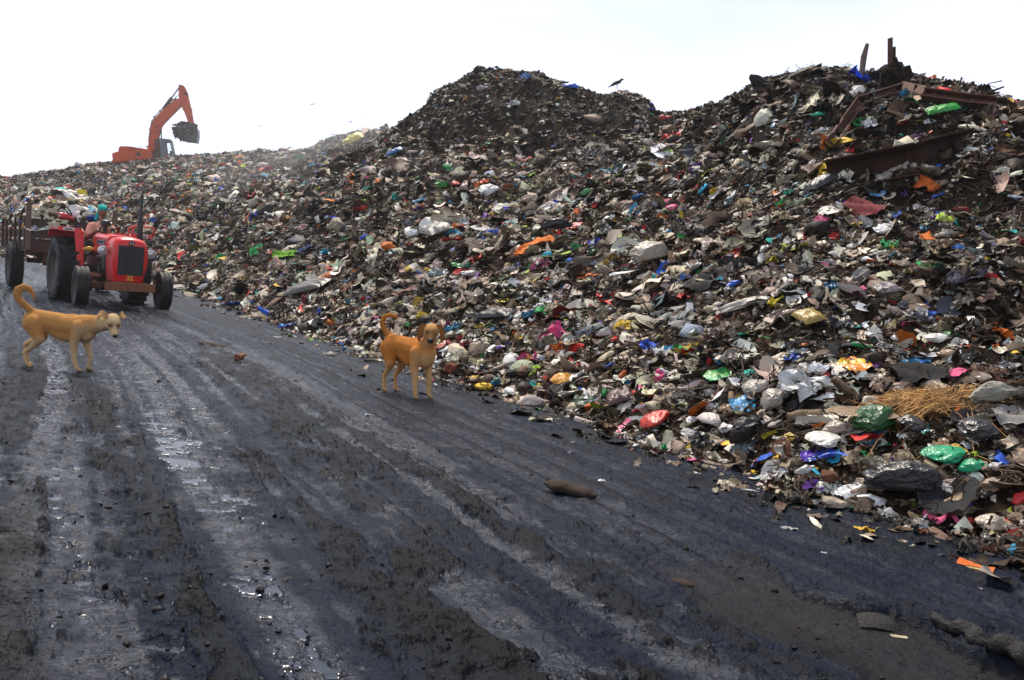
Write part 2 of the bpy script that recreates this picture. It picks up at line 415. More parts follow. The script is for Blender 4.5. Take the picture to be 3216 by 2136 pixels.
def build_road():
    fine = np.linspace(R(-36), R(36), 1100)
    az = np.concatenate([np.linspace(R(-180), R(-36), 70)[:-1], fine, np.linspace(R(36), R(180), 70)[1:-1]])
    r = 1.0 * (90.0 / 1.0) ** np.linspace(0, 1, 960); r = np.concatenate([[0.25, 0.6], r[r > 0.9], [120, 160, 220, 300]])
    A, Rr = np.meshgrid(az + PSI, r)
    x = Rr * np.sin(A); y = Rr * np.cos(A)
    h, wet, dry, film, gloss = mud(x, y)
    h = h * np.where(Rr > 85, 0, 1) * np.where(Rr < 0.9, 0.5, 1)
    nr, na = x.shape
    hh = heap(x.ravel(), y.ravel(), False).reshape(nr, na)
    h = np.where(hh > -0.15, h * 0.6, h)
    v = np.stack([x, y, h], -1).reshape(-1, 3)
    I = np.arange(nr * na).reshape(nr, na)
    I2 = np.concatenate([I, I[:, :1]], 1)
    q = np.stack([I2[:-1, :-1], I2[:-1, 1:], I2[1:, 1:], I2[1:, :-1]], -1)
    low = np.maximum(np.maximum(hh[:-1], hh[1:]), 0)
    low2 = np.concatenate([low, low[:, :1]], 1); low2 = np.minimum(low2[:, :-1], low2[:, 1:])
    far = np.minimum(Rr[:-1], Rr[1:])
    keep = (low2 < 0.45) | (far > 88)
    q = q[keep].reshape(-1, 4)[:, ::-1]
    used = np.zeros(len(v), bool); used[q.ravel()] = True
    mp_ = np.cumsum(used) - 1
    me = np_mesh('road', v[used], mp_[q])
    at = me.attributes.new('mask', 'FLOAT_COLOR', 'POINT')
    m4 = np.stack([wet, dry, film, gloss], -1).reshape(-1, 4)[used]
    at.data.foreach_set('color', m4.astype(np.float32).ravel())
    o = link_mesh('road', me, MUD); tag(o, kind='structure'); return o
road = build_road()

# ------------------------------------------------------------------ the body of the heap
def heap_material():
    m, nt, p = new_mat('rotting_waste')
    co = N(nt, 'ShaderNodeTexCoord').outputs['Object']
    a = noise_fac(nt, 4.0, 0.3, 0.7, 6, co); c1 = mixc(nt, a, (0.006, 0.004, 0.003), (0.032, 0.018, 0.010))
    b = noise_fac(nt, 17, 0.52, 0.72, 5, co); c2 = mixc(nt, b, c1, (0.045, 0.027, 0.016))
    nt.links.new(c2, p.inputs['Base Color']); p.inputs['Roughness'].default_value = 0.85; p.inputs['Specular IOR Level'].default_value = 0.08
    bump(nt, p, noise_fac(nt, 30, 0.1, 0.9, 8, co), 0.9, 0.06)
    return m
def build_heap():
    ang = np.concatenate([np.linspace(R(-56), R(-37), 30)[:-1], np.linspace(R(-37), R(37), 620), np.linspace(R(37), R(72), 60)[1:]])
    c = np.tan(ang)
    b = np.interp(c, CG, ZB); r = np.interp(c, CG, ZR)
    u = np.concatenate([np.linspace(-0.03, 1.0, 330), np.linspace(1.0, 2.2, 26)[1:]])
    Z = b[None] + (r - b)[None] * u[:, None]
    x = Z * (c * CP + SP); y = Z * (CP - c * SP)
    h = heap(x, y)
    nr, na = x.shape
    v = np.stack([x, y, h], -1).reshape(-1, 3)
    I = np.arange(nr * na).reshape(nr, na)
    q = np.stack([I[:-1, :-1], I[1:, :-1], I[1:, 1:], I[:-1, 1:]], -1).reshape(-1, 4)[:, ::-1]
    o = link_mesh('hill', np_mesh('hill', v, q), heap_material()); tag(o, kind='structure'); return o
hill = build_heap()

# ------------------------------------------------------------------ shapes of refuse (unit size: about 1 from edge to edge of the half-length)
def ico(sub):
    bm = bmesh.new(); bmesh.ops.create_icosphere(bm, subdivisions=sub, radius=1.0)
    v = np.array([p.co[:] for p in bm.verts]); f = np.array([[q.index for q in t.verts] for t in bm.faces]); bm.free(); return v, f
ICO = {s: ico(s) for s in (1, 2, 3, 4)}

def n3(v, scale, seed):
    return np.array([mnoise.noise(Vector(p) * scale + Vector((seed * 3.1, seed * 7.7, seed * 1.3))) for p in v])

def bag_shape(seed, sub=2, flat=0.5, crease=0.30, knot=False):
    """a crumpled film bag: puffed facets between sharp creases, an uneven frilled outline and a pinched mouth"""
    g = np.random.default_rng(seed); v, f = ICO[sub]; v = v.copy()
    rdg = 1 - np.abs(n3(v, 1.7, seed)) * 2.6; rdg2 = 1 - np.abs(n3(v, 3.6, seed + 50)) * 2.4; rdg3 = np.abs(n3(v, 6.5, seed + 70))
    low = n3(v, 0.9, seed + 90)
    rad = 0.72 + 0.42 * low + crease * 0.62 * rdg + crease * 0.55 * rdg2 - crease * 0.35 * rdg3
    a = np.arctan2(v[:, 1], v[:, 0]); eq = np.sqrt(np.clip(1 - v[:, 2] ** 2, 0, 1)) ** 4
    fr = sum(g.uniform(.05, .16) * np.sin(a * k + g.uniform(0, 6.28)) for k in (2, 3, 5, 8, 13)); rad = rad * (1 + eq * fr)
    for _ in range(6):            # flat cuts, the way film stretches between folds
        d = g.normal(size=3); d /= np.linalg.norm(d); k = g.uniform(0.34, 0.66)
        dd = v @ d * rad; rad = np.where(dd > k, rad * (k + (dd - k) * 0.15) / np.maximum(dd, 1e-3), rad)
    v = v * rad[:, None]
    v[:, 0] *= g.uniform(0.95, 1.4); v[:, 1] *= g.uniform(0.55, 0.95); v[:, 2] *= flat
    if knot:
        k = sstep(0.25, 0.8, v[:, 0]); v[:, 1] *= 1 - 0.70 * k; v[:, 2] *= 1 - 0.6 * k; v[:, 0] += .25 * k
        k2 = sstep(0.85, 1.15, v[:, 0]); v[:, 1] *= 1 + 2.2 * k2
    v[:, 2] += 0.10 * np.sin(v[:, 0] * 5 + seed) * np.abs(v[:, 1])
    v[:, 2] = np.maximum(v[:, 2], -0.20 + 0.05 * low)
    m = max(np.abs(v[:, 0]).max(), np.abs(v[:, 1]).max()); return v / m, f

def sheet_shape(seed, nx=7, ny=5, asp=0.7, fold=0.35, curl=0.5, ragged=0.25):
    """a torn sheet of film, paper or cloth with folds and a curled rim"""
    g = np.random.default_rng(seed)
    X, Y = np.meshgrid(np.linspace(-1, 1, nx), np.linspace(-1, 1, ny)); x = X.ravel(); y = Y.ravel(); ro = g.uniform(0.2, 0.5); x, y = x * np.sqrt(1 - ro * y * y), y * np.sqrt(1 - ro * x * x)
    rim = (np.maximum(np.abs(X.ravel()), np.abs(Y.ravel())) > 0.99)
    x += g.normal(0, ragged * 0.5, len(x)) * np.where(rim, 1, 0.25) * 0.6; y += g.normal(0, ragged * 0.5, len(x)) * np.where(rim, 1, 0.25) * 0.6
    z = np.zeros_like(x)
    for _ in range(3):
        a = g.uniform(0, math.pi); k = g.uniform(1.2, 3.2); ph = g.uniform(0, 6)
        z += fold * 0.5 * np.abs(np.sin((x * math.cos(a) + y * math.sin(a)) * k + ph))
    z += curl * 0.4 * (g.uniform(-1, 1) * x * x + g.uniform(-1, 1) * y * y + g.uniform(-1, 1) * x * y)
    z += g.normal(0, fold * 0.08, len(x)); z -= z.mean()
    I = np.arange(nx * ny).reshape(ny, nx)
    q = np.stack([I[:-1, :-1], I[:-1, 1:], I[1:, 1:], I[1:, :-1]], -1).reshape(-1, 4)
    f = np.concatenate([q[:, [0, 1, 2]], q[:, [0, 2, 3]]])
    return np.stack([x, y * asp, z], -1), f

def crumple_shape(seed, nx=9, ny=8):
    """film or paper crushed in the fist: a sheet folded over itself in every direction"""
    g = np.random.default_rng(seed)
    X, Y = np.meshgrid(np.linspace(-1, 1, nx), np.linspace(-1, 1, ny)); x = X.ravel(); y = Y.ravel()
    x, y = x * np.sqrt(1 - .45 * y * y), y * np.sqrt(1 - .45 * x * x)
    q = np.stack([x, y, x * 0], -1)
    dx, dy, dz = n3(q, 2.3, seed), n3(q, 2.3, seed + 11), n3(q, 1.9, seed + 23)
    v = np.stack([x * g.uniform(.8, 1.15) + .40 * dx, y * g.uniform(.5, .85) + .34 * dy, .55 * dz + .22 * (1 - 2 * np.abs(n3(q, 3.1, seed + 31)))], -1) + g.normal(0, .055, (len(x), 3))
    v[:, 2] -= v[:, 2].mean(); v /= np.abs(v).max()
    I = np.arange(nx * ny).reshape(ny, nx); s = np.stack([I[:-1, :-1], I[:-1, 1:], I[1:, 1:], I[1:, :-1]], -1).reshape(-1, 4)
    return v, np.concatenate([s[:, [0, 1, 2]], s[:, [0, 2, 3]]])

def strip_shape(seed, n=9, width=0.16):
    g = np.random.default_rng(seed); t = np.linspace(-1, 1, n)
    cx = t; cy = 0.25 * np.sin(t * g.uniform(1, 3) + g.uniform(0, 6)); czz = 0.22 * np.sin(t * g.uniform(1, 4) + g.uniform(0, 6))
    tw = g.uniform(-1.2, 1.2) * t
    w = width * (0.6 + 0.5 * g.random(n))
    a = np.stack([cx, cy + w * np.cos(tw), czz + w * np.sin(tw)], -1); b = np.stack([cx, cy - w * np.cos(tw), czz - w * np.sin(tw)], -1)
    v = np.concatenate([a, b]); f = []
    for i in range(n - 1): f += [(i, i + 1, n + i + 1), (i, n + i + 1, n + i)]
    return v, np.array(f)

def fibre_shape(seed, n=9):
    """a tuft of rotted fibre, straw and shredded film"""
    g = np.random.default_rng(seed); V = []; Fc = []
    for _ in range(n):
        v, f = strip_shape(int(g.integers(1e6)), 5, g.uniform(0.02, 0.07)); v = v * g.uniform(0.5, 1.0)
        a = g.normal(0, 0.7); ca, sa = math.cos(a), math.sin(a)
        v = v @ np.array([[ca, -sa, 0], [sa, ca, 0], [0, 0, 1]]).T + g.normal(0, [0.25, 0.3, 0.12])
        Fc.append(f + sum(len(q) for q in V)); V.append(v)
    return np.concatenate(V), np.concatenate(Fc)

def clod_shape(seed, sub=2):
    v, f = ICO[sub]; v = v * (0.75 + 0.45 * n3(v, 1.4, seed) + 0.25 * n3(v, 3.2, seed + 5))[:, None]
    g = np.random.default_rng(seed); v = v * np.array([1, g.uniform(0.6, 0.9), g.uniform(0.4, 0.65)]); return v / np.abs(v).max(), f

def bottle_shape(seed, n=10):
    prof = [(0.0, -1), (0.26, -0.98), (0.28, -0.8), (0.25, -0.3), (0.28, 0.1), (0.27, 0.35), (0.10, 0.72), (0.10, 0.92), (0.0, 0.93)]
    g = np.random.default_rng(seed); v = []; f = []
    for k in range(n):
        a = k * 2 * math.pi / n
        for r, h in prof: v.append((h, r * math.cos(a) * 1.1, r * math.sin(a) * (0.6 + 0.3 * g.random() if r > 0.2 else 1)))
    m = len(prof)
    for k in range(n):
        for j in range(m - 1):
            k2 = (k + 1) % n; f += [(k * m + j, k2 * m + j, k2 * m + j + 1), (k * m + j, k2 * m + j + 1, k * m + j + 1)]
    return np.array(v), np.array(f)

# ------------------------------------------------------------------ materials of refuse
def refuse_mat(name, attr, rough=0.42, dirt_amt=0.75, spec=0.5, print_amt=0.0, wr=1.0, scale=1.0, transl=0.0):
    """colour from the piece itself; grime, wear and wrinkles from noise"""
    m, nt, p = new_mat(name)
    if attr: col = N(nt, 'ShaderNodeAttribute', attribute_name='tint', attribute_type='INSTANCER').outputs['Color']
    else: col = N(nt, 'ShaderNodeObjectInfo').outputs['Color']
    geo = N(nt, 'ShaderNodeNewGeometry').outputs['Position']
    fac = noise_fac(nt, 5.5 * scale, 0.42, 0.75, 6, geo); f2 = noise_fac(nt, 28 * scale, 0.5, 0.72, 4, geo)
    mx = N(nt, 'ShaderNodeMath', operation='MAXIMUM'); nt.links.new(fac, mx.inputs[0]); nt.links.new(f2, mx.inputs[1])
    mu = N(nt, 'ShaderNodeMath', operation='MULTIPLY'); mu.inputs[1].default_value = dirt_amt; nt.links.new(mx.outputs[0], mu.inputs[0])
    if print_amt:
        fp = noise_fac(nt, 9 * scale, 0.53, 0.56, 1, geo); pm = N(nt, 'ShaderNodeMath', operation='MULTIPLY'); pm.inputs[1].default_value = print_amt; nt.links.new(fp, pm.inputs[0])
        hs = N(nt, 'ShaderNodeHueSaturation', ins={'Hue': 0.58, 'Saturation': 1.1, 'Value': 1.1}); nt.links.new(col, hs.inputs['Color'])
        col = mixc(nt, pm.outputs[0], col, hs.outputs[0])
    c = mixc(nt, mu.outputs[0], col, (0.040, 0.028, 0.020)); nt.links.new(c, p.inputs['Base Color'])
    p.inputs['Roughness'].default_value = rough; p.inputs['Specular IOR Level'].default_value = spec
    wv = N(nt, 'ShaderNodeTexVoronoi', feature='DISTANCE_TO_EDGE', ins={'Scale': 20 * scale})
    dn = N(nt, 'ShaderNodeTexNoise', ins={'Scale': 11 * scale, 'Detail': 2.0}); nt.links.new(geo, dn.inputs['Vector'])
    ad = N(nt, 'ShaderNodeMix', data_type='RGBA', blend_type='LINEAR_LIGHT'); ad.inputs['Factor'].default_value = 0.12
    nt.links.new(geo, ad.inputs['A']); nt.links.new(dn.outputs['Color'], ad.inputs['B']); nt.links.new(ad.outputs['Result'], wv.inputs['Vector'])
    bump(nt, p, wv.outputs[0], 0.38 * wr, 0.02)
    return m
M_STUFF = refuse_mat('mixed_refuse', True, 0.55, 0.30, 0.16)
M_FILM = refuse_mat('plastic_film', False, 0.38, 0.58)
M_WRAP = refuse_mat('printed_wrapper', False, 0.30, 0.35, print_amt=0.6)
M_CLOTH = refuse_mat('wet_cloth', False, 0.8, 0.55, spec=0.2, wr=0.5)
M_CARD = refuse_mat('wet_cardboard', False, 0.85, 0.7, spec=0.2, wr=0.4)

def tri_mesh(name, vf, smooth=True, angle=None):
    me = np_mesh(name, vf[0], vf[1], smooth)
    if angle: me.set_sharp_from_angle(angle=R(angle))
    return me

# prototypes picked by the scatter (bpy collection that is not part of the scene)
PROTO = bpy.data.collections.new('refuse_kinds')
KINDS = []
def proto(kind, vf, smooth=True):
    me = tri_mesh(kind, vf, smooth); me.materials.append(M_STUFF)
    o = bpy.data.objects.new('%03d_%s' % (len(KINDS), kind), me); PROTO.objects.link(o); KINDS.append(kind)
for k in range(9): proto('bag', bag_shape(100 + k, 2, random.uniform(0.22, 0.42), 0.55, k % 3 == 0), k % 2 == 0)
for k in range(12): proto('crumple', crumple_shape(250 + k), k % 3 != 0)
for k in range(10): proto('sheet', sheet_shape(200 + k, 7, 5, random.uniform(0.45, 0.8), 0.36, 0.6, 0.16))
for k in range(7): proto('flake', sheet_shape(300 + k, 4, 3, random.uniform(0.4, 0.9), 0.26, 0.5, 0.22))
for k in range(5): proto('strip', strip_shape(400 + k))
for k in range(6): proto('fibre', fibre_shape(500 + k))
for k in range(4): proto('clod', clod_shape(600 + k))
for k in range(2): proto('bottle', bottle_shape(700 + k))
KIDX = {k: [i for i, q in enumerate(KINDS) if q == k] for k in set(KINDS)}

def scatter_group(name):
    ng = bpy.data.node_groups.new(name, 'GeometryNodeTree')
    ng.interface.new_socket('Geometry', in_out='INPUT', socket_type='NodeSocketGeometry')
    ng.interface.new_socket('Geometry', in_out='OUTPUT', socket_type='NodeSocketGeometry')
    n = ng.nodes; l = ng.links
    gi = n.new('NodeGroupInput'); go = n.new('NodeGroupOutput')
    ci = n.new('GeometryNodeCollectionInfo'); ci.inputs['Collection'].default_value = PROTO
    ci.inputs['Separate Children'].default_value = True; ci.inputs['Reset Children'].default_value = True
    ip = n.new('GeometryNodeInstanceOnPoints'); ip.inputs['Pick Instance'].default_value = True
    def na(nm, dt):
        a = n.new('GeometryNodeInputNamedAttribute'); a.data_type = dt; a.inputs['Name'].default_value = nm; return a.outputs['Attribute']
    e2r = n.new('FunctionNodeEulerToRotation'); l.new(na('rot', 'FLOAT_VECTOR'), e2r.inputs[0])
    l.new(gi.outputs[0], ip.inputs['Points']); l.new(ci.outputs[0], ip.inputs['Instance'])
    l.new(na('pid', 'INT'), ip.inputs['Instance Index']); l.new(e2r.outputs[0], ip.inputs['Rotation']); l.new(na('scl', 'FLOAT_VECTOR'), ip.inputs['Scale'])
    l.new(ip.outputs[0], go.inputs[0]); return ng
SCATTER = scatter_group('refuse_scatter')

def frames(n, spin, up=None):
    """rotation matrices whose third axis is n"""
    n = n / np.linalg.norm(n, axis=1, keepdims=True)
    a = np.where(np.abs(n[:, 2:3]) < 0.95, np.array([[0, 0, 1.0]]), np.array([[1.0, 0, 0]]))
    t = np.cross(a, n); t /= np.linalg.norm(t, axis=1, keepdims=True); b = np.cross(n, t)
    cs, sn = np.cos(spin)[:, None], np.sin(spin)[:, None]
    t2 = t * cs + b * sn; b2 = -t * sn + b * cs
    return np.stack([t2, b2, n], -1)

def mat_euler(m):
    y = np.arcsin(np.clip(-m[:, 2, 0], -1, 1)); x = np.arctan2(m[:, 2, 1], m[:, 2, 2]); z = np.arctan2(m[:, 1, 0], m[:, 0, 0])
    return np.stack([x, y, z], -1)

PAL = [  # linear colours and weights: dark, mid, pale, bright
    ((0.008, 0.007, 0.006), 14), ((0.026, 0.014, 0.008), 15), ((0.062, 0.034, 0.018), 11), ((0.038, 0.034, 0.032), 5),
    ((0.13, 0.098, 0.074), 7), ((0.22, 0.175, 0.135), 9), ((0.34, 0.295, 0.245), 11), ((0.46, 0.43, 0.385), 11), ((0.62, 0.60, 0.57), 11), ((0.80, 0.80, 0.785), 8),
    ((0.24, 0.28, 0.31), 2.6), ((0.13, 0.055, 0.030), 3.0), ((0.08, 0.08, 0.10), 2.0),
    ((0.60, 0.025, 0.02), 1.0), ((0.68, 0.15, 0.02), 1.1), ((0.72, 0.46, 0.04), 1.05), ((0.02, 0.10, 0.52), 0.8), ((0.03, 0.30, 0.50), 0.9), ((0.02, 0.28, 0.07), 0.6),
    ((0.38, 0.52, 0.05), 0.4), ((0.5, 0.06, 0.18), 0.45), ((0.16, 0.04, 0.28), 0.35), ((0.02, 0.32, 0.27), 0.35), ((0.24, 0.02, 0.03), 0.8)]
PAL = [(tuple(np.array(c) * (np.array([1.06, 0.96, 0.82]) if 3 < i < 10 else 1.0)), w) for i, (c, w) in enumerate(PAL)]
PC = np.array([c for c, w in PAL]); PW = np.array([w for c, w in PAL], float)
def pick_colours(n, g, pale):
    """pale: 0 (dark rotten ground) .. 1 (freshly tipped bags)"""
    lum = PC @ np.array([0.3, 0.6, 0.1]); k = np.where(np.arange(len(PC)) >= 13, 1.0, np.where(lum > 0.16, 1.0, 0.0))
    w = PW[None] * (np.where(k > 0, 0.22 + 1.5 * pale[:, None], 1.9 - 1.5 * pale[:, None]))
    w = np.cumsum(w / w.sum(1, keepdims=True), 1); i = (g.random(n)[:, None] > w).sum(1).clip(0, len(PC) - 1)
    c = PC[i] * np.exp(g.normal(0, 0.22, (n, 1))) * np.exp(g.normal(0, 0.06, (n, 3)))
    return np.clip(c, 0.004, 0.85)

def pale_mask(x, y):
    c, Z = czxy(x, y); px = W / 2 + F * c
    b = np.interp(c, CG, ZB); r = np.interp(c, CG, ZR); u = (Z - b) / (r - b)
    p = 0.74 + 0.90 * fbm(x * 0.33, y * 0.33, 61, 3) + 0.30 * fbm(x * 1.2, y * 1.2, 62, 2)
    p = p + 0.30 * sstep(0.14, 0.02, u) + 0.18 * sstep(1300, 500, px)
    m1 = special(px) * sstep(0.62, 0.80, u); p = p - 0.50 * m1
    p = p - 0.46 * sstep(2050, 2300, px) * sstep(0.30, 0.62, u)
    p = p + 0.22 * special(px) * np.exp(-((u - 0.58) / 0.10) ** 2)
    return np.clip(p, 0, 1)

def calm_crest(pos, ki, kn, g):
    """no long tufts standing up against the sky"""
    c, Z = czxy(pos[:, 0], pos[:, 1]); b = np.interp(c, CG, ZB); r = np.interp(c, CG, ZR)
    m = (Z - b > 0.90 * (r - b)) & np.isin(kn, ('fibre', 'strip')); ki = ki.copy(); ki[m] = g.choice(KIDX['crumple'], m.sum()); kn = kn.copy(); kn[m] = 'clod'
    cap = np.where(Z - b > 0.88 * (r - b), 0.0042 * Z + 0.02, 9.0)
    return ki, kn, cap

def scatter(name, pos, nrm, size, kind_idx, tint, g, tilt=0.45, squash=None, label=None, sink=0.15, along=None):
    n = len(pos)
    nn = nrm + g.normal(0, tilt, (n, 3)) * np.array([1, 1, 0.6])
    spin = g.uniform(0, 2 * math.pi, n) if along is None else np.where(g.random(n) < 0.6, g.normal(0, 0.5, n) + np.where(g.random(n) < 0.5, math.pi, 0), g.uniform(0, 6.28, n))
    e = mat_euler(frames(nn, spin))
    s = size[:, None] * np.stack([np.exp(g.normal(0, 0.16, n)), np.exp(g.normal(0, 0.16, n)), np.exp(g.normal(0, 0.2, n))], -1)
    p = pos + nrm * (size * (0.22 - sink))[:, None]
    me = bpy.data.meshes.new(name); me.vertices.add(n); me.vertices.foreach_set('co', p.astype(np.float32).ravel())
    for nm, ty, key, arr in (('rot', 'FLOAT_VECTOR', 'vector', e), ('scl', 'FLOAT_VECTOR', 'vector', s)):
        a = me.attributes.new(nm, ty, 'POINT'); a.data.foreach_set(key, arr.astype(np.float32).ravel())
    a = me.attributes.new('pid', 'INT', 'POINT'); a.data.foreach_set('value', kind_idx.astype(np.int32))
    a = me.attributes.new('tint', 'FLOAT_COLOR', 'POINT'); a.data.foreach_set('color', np.concatenate([tint, np.ones((n, 1))], 1).astype(np.float32).ravel())
    me.update()
    o = link_mesh(name, me); md = o.modifiers.new('scatter', 'NODES'); md.node_group = SCATTER
    tag(o, label, kind='stuff'); return o

def pick_kind(n, g, mix):
    ks = list(mix); w = np.array([mix[k] for k in ks], float); ch = g.choice(len(ks), n, p=w / w.sum())
    out = np.zeros(n, int)
    for i, k in enumerate(ks):
        m = ch == i; out[m] = g.choice(KIDX[k], m.sum())
    return out, np.array(ks)[ch]

def heap_points(n, g, dens):
    """points on the visible side of the heap, with a density per square metre given by dens(Z)"""
    na, nu = 700, 400
    ang = np.linspace(R(-35.5), R(35.5), na); c = np.tan(ang); b = np.interp(c, CG, ZB); r = np.interp(c, CG, ZR)
    u = np.linspace(-0.015, 1.05, nu); Z = b[None] + (r - b)[None] * u[:, None]
    x = Z * (c * CP + SP); y = Z * (CP - c * SP); h = heap(x, y, False)
    P = np.stack([x, y, h], -1)
    d1 = P[1:, :-1] - P[:-1, :-1]; d2 = P[:-1, 1:] - P[:-1, :-1]
    area = np.linalg.norm(np.cross(d1, d2), axis=-1); w = area * dens(Z[:-1, :-1]); tot = w.sum()
    if n is None: n = int(tot)
    i = g.choice(w.size, n, p=(w / tot).ravel()); iu, ia = np.unravel_index(i, w.shape)
    fu = g.random(n); fa = g.random(n)
    cc_ = c[ia] + (c[ia + 1] - c[ia]) * fa; Zq = (Z[iu, ia] + (Z[iu + 1, ia] - Z[iu, ia]) * fu)
    x = Zq * (cc_ * CP + SP); y = Zq * (CP - cc_ * SP); h = np.maximum(heap(x, y), 0.0)
    return np.stack([x, y, h], -1), Zq

def build_debris():
    g = np.random.default_rng(99)
    # coarse pieces everywhere
    pos, Z = heap_points(None, g, lambda z: np.clip(800 / z, 27, 88)); n = len(pos)
    nr = normal_at(pos[:, 0], pos[:, 1]); nr = nr + np.array([0, 0, 0.55]); nr /= np.linalg.norm(nr, axis=1, keepdims=True)
    pale = pale_mask(pos[:, 0], pos[:, 1])
    ki, kn = pick_kind(n, g, dict(bag=13, crumple=36, sheet=22, flake=14, strip=6, fibre=10, clod=1.5, bottle=0.8)); ki, kn, cap = calm_crest(pos, ki, kn, g)
    size = 0.092 * np.exp(g.normal(0, 0.50, n) + 0.55 * fbm(pos[:, 0] * 0.9, pos[:, 1] * 0.9, 64, 2)) * np.where(g.random(n) < 0.045, 2.3, 1.0) * np.clip(0.66 + Z / 52, 0.75, 1.45)
    size = np.clip(size, 0.03, np.clip(0.014 * Z + 0.055, 0.10, 0.50)); size = np.minimum(np.where(kn == 'fibre', size * 1.35, size), cap)
    tint = pick_colours(n, g, pale)
    dk = np.isin(kn, ('fibre', 'clod')); tint[dk] = np.array([[0.028, 0.016, 0.009]]) * np.exp(g.normal(0, 0.5, (dk.sum(), 1)))
    scatter('trash', pos, nr, size, ki, tint, g, 0.42, label='the mass of mixed refuse that covers the whole heap', along=True)
    # small shreds between them
    pos, Z = heap_points(None, g, lambda z: np.where(z < 22, np.clip(1900 / z, 0, 260), 26)); n = len(pos)
    nr = normal_at(pos[:, 0], pos[:, 1]); nr = nr + np.array([0, 0, 0.4]); nr /= np.linalg.norm(nr, axis=1, keepdims=True)
    pale = pale_mask(pos[:, 0], pos[:, 1]) * 0.75
    ki, kn = pick_kind(n, g, dict(crumple=26, sheet=12, flake=22, strip=10, fibre=28, clod=3)); ki, kn, cap = calm_crest(pos, ki, kn, g)
    size = 0.036 * np.exp(g.normal(0, 0.4, n)) * np.clip(0.7 + Z / 22, 0.8, 2.2); size = np.where(kn == 'fibre', size * 2.0, size)
    tint = pick_colours(n, g, pale)
    dk = np.isin(kn, ('fibre', 'clod')); tint[dk] = np.array([[0.034, 0.019, 0.010]]) * np.exp(g.normal(0, 0.55, (dk.sum(), 1)))
    scatter('trash_shreds', pos, nr, size, ki, tint, g, 0.5, label='shreds and rotted fibre filling the gaps of the heap', along=True)
    # litter trodden into the mud along the foot of the heap
    n = 1200; y = 2.0 * (60 / 2.0) ** g.random(n); x = s_base(y) - np.abs(g.normal(0, .34, n)) * (1 + .5 * (g.random(n) < .15)) + .1
    k = heap(x, y, False) < .12; x, y = x[k], y[k]; n = len(x)
    ki, kn = pick_kind(n, g, dict(crumple=34, sheet=22, flake=22, strip=8, fibre=12)); size = 0.040 * np.exp(g.normal(0, .5, n)) * np.clip(.7 + y / 22, .8, 2)
    tint = pick_colours(n, g, np.full(n, .25)); dk = kn == 'fibre'; tint[dk] = .02
    scatter('trash_litter', np.stack([x, y, mud(x, y)[0]], -1), np.tile(np.array([[0, 0, 1.0]]), (n, 1)), np.clip(size, .015, .12), ki, tint, g, .22, label='litter trodden into the mud along the foot of the heap')
    print('debris', n)
build_debris()
# ================================================================== VEHICLES
RED = simple_mat('red_tractor_paint', (0.72, 0.020, 0.018), 0.32, 0.0, (0.16, 0.03, 0.02), 0.62, 3.2, 0.04, 0.4, 0.2)
RUSTORANGE = simple_mat('orange_machine_paint', (0.56, 0.085, 0.022), 0.6, 0.0, (0.075, 0.024, 0.018), 1.0, 1.0, 0.15, 0.25)
RUST = simple_mat('rusty_steel', (0.105, 0.036, 0.020), 0.75, 0.1, (0.018, 0.010, 0.008), 0.9, 5, 0.4)
BUMPER = simple_mat('rusty_bumper_steel', (0.24, 0.085, 0.035), 0.65, 0.1, (0.09, 0.05, 0.03), 0.9, 9, 0.3)
DARKSTEEL = simple_mat('oily_dark_steel', (0.022, 0.019, 0.017), 0.45, 0.3, (0.07, 0.05, 0.035), 0.7, 8, 0.3)
TYRE = simple_mat('muddy_tyre_rubber', (0.010, 0.010, 0.011), 0.65, 0.0, (0.060, 0.050, 0.042), 0.8, 4, 0.5, 0.35)
RIM = simple_mat('muddy_wheel_rim', (0.11, 0.085, 0.07), 0.7, 0.0, (0.035, 0.028, 0.024), 0.9, 8, 0.3)
BLACKP = simple_mat('matt_black_paint', (0.014, 0.014, 0.015), 0.5, 0.0, (0.05, 0.04, 0.035), 0.5, 9, 0.1)
CHROME = simple_mat('lamp_chrome', (0.62, 0.62, 0.60), 0.25, 0.9, (0.2, 0.18, 0.16), 0.4, 20, 0.0)
LENS = simple_mat('lamp_glass', (0.55, 0.57, 0.58), 0.12, 0.55, (0.25, 0.24, 0.22), 0.5, 30, 0.1, 0.6)
PLATE = simple_mat('grey_name_plate', (0.23, 0.25, 0.29), 0.4, 0.3, (0.1, 0.1, 0.1), 0.4, 30, 0.0)
PALEP = simple_mat('pale_lettering', (0.70, 0.70, 0.68), 0.5, 0.0, (0.3, 0.28, 0.25), 0.4, 30, 0.0)
DARKL = simple_mat('dark_lettering', (0.02, 0.022, 0.03), 0.5, 0.0, (0.03, 0.03, 0.03), 0.2, 30, 0.0)
YELL = simple_mat('yellow_number_paint', (0.78, 0.30, 0.03), 0.5, 0.0, (0.5, 0.12, 0.02), 0.4, 30, 0.0)
WOODM = simple_mat('weathered_wood', (0.17, 0.12, 0.085), 0.85, 0.0, (0.05, 0.035, 0.025), 0.8, 6, 0.5, 0.2)
CABG = simple_mat('grey_cab_paint', (0.13, 0.14, 0.145), 0.5, 0.0, (0.08, 0.06, 0.05), 0.7, 3, 0.1)
def flat_text(name, body, size, mat, parent, loc, rot, extrude=0.002):
    cu_ = bpy.data.curves.new(name, 'FONT'); cu_.body = body; cu_.size = size; cu_.align_x = 'CENTER'; cu_.align_y = 'CENTER'; cu_.extrude = extrude
    tmp = bpy.data.objects.new(name, cu_); COL.objects.link(tmp)
    dg = bpy.context.evaluated_depsgraph_get(); me = bpy.data.meshes.new_from_object(tmp.evaluated_get(dg))
    bpy.data.objects.remove(tmp); o = link_mesh(name, me, mat, parent); me.materials.clear(); me.materials.append(mat)
    o.location = loc; o.rotation_euler = rot; return o

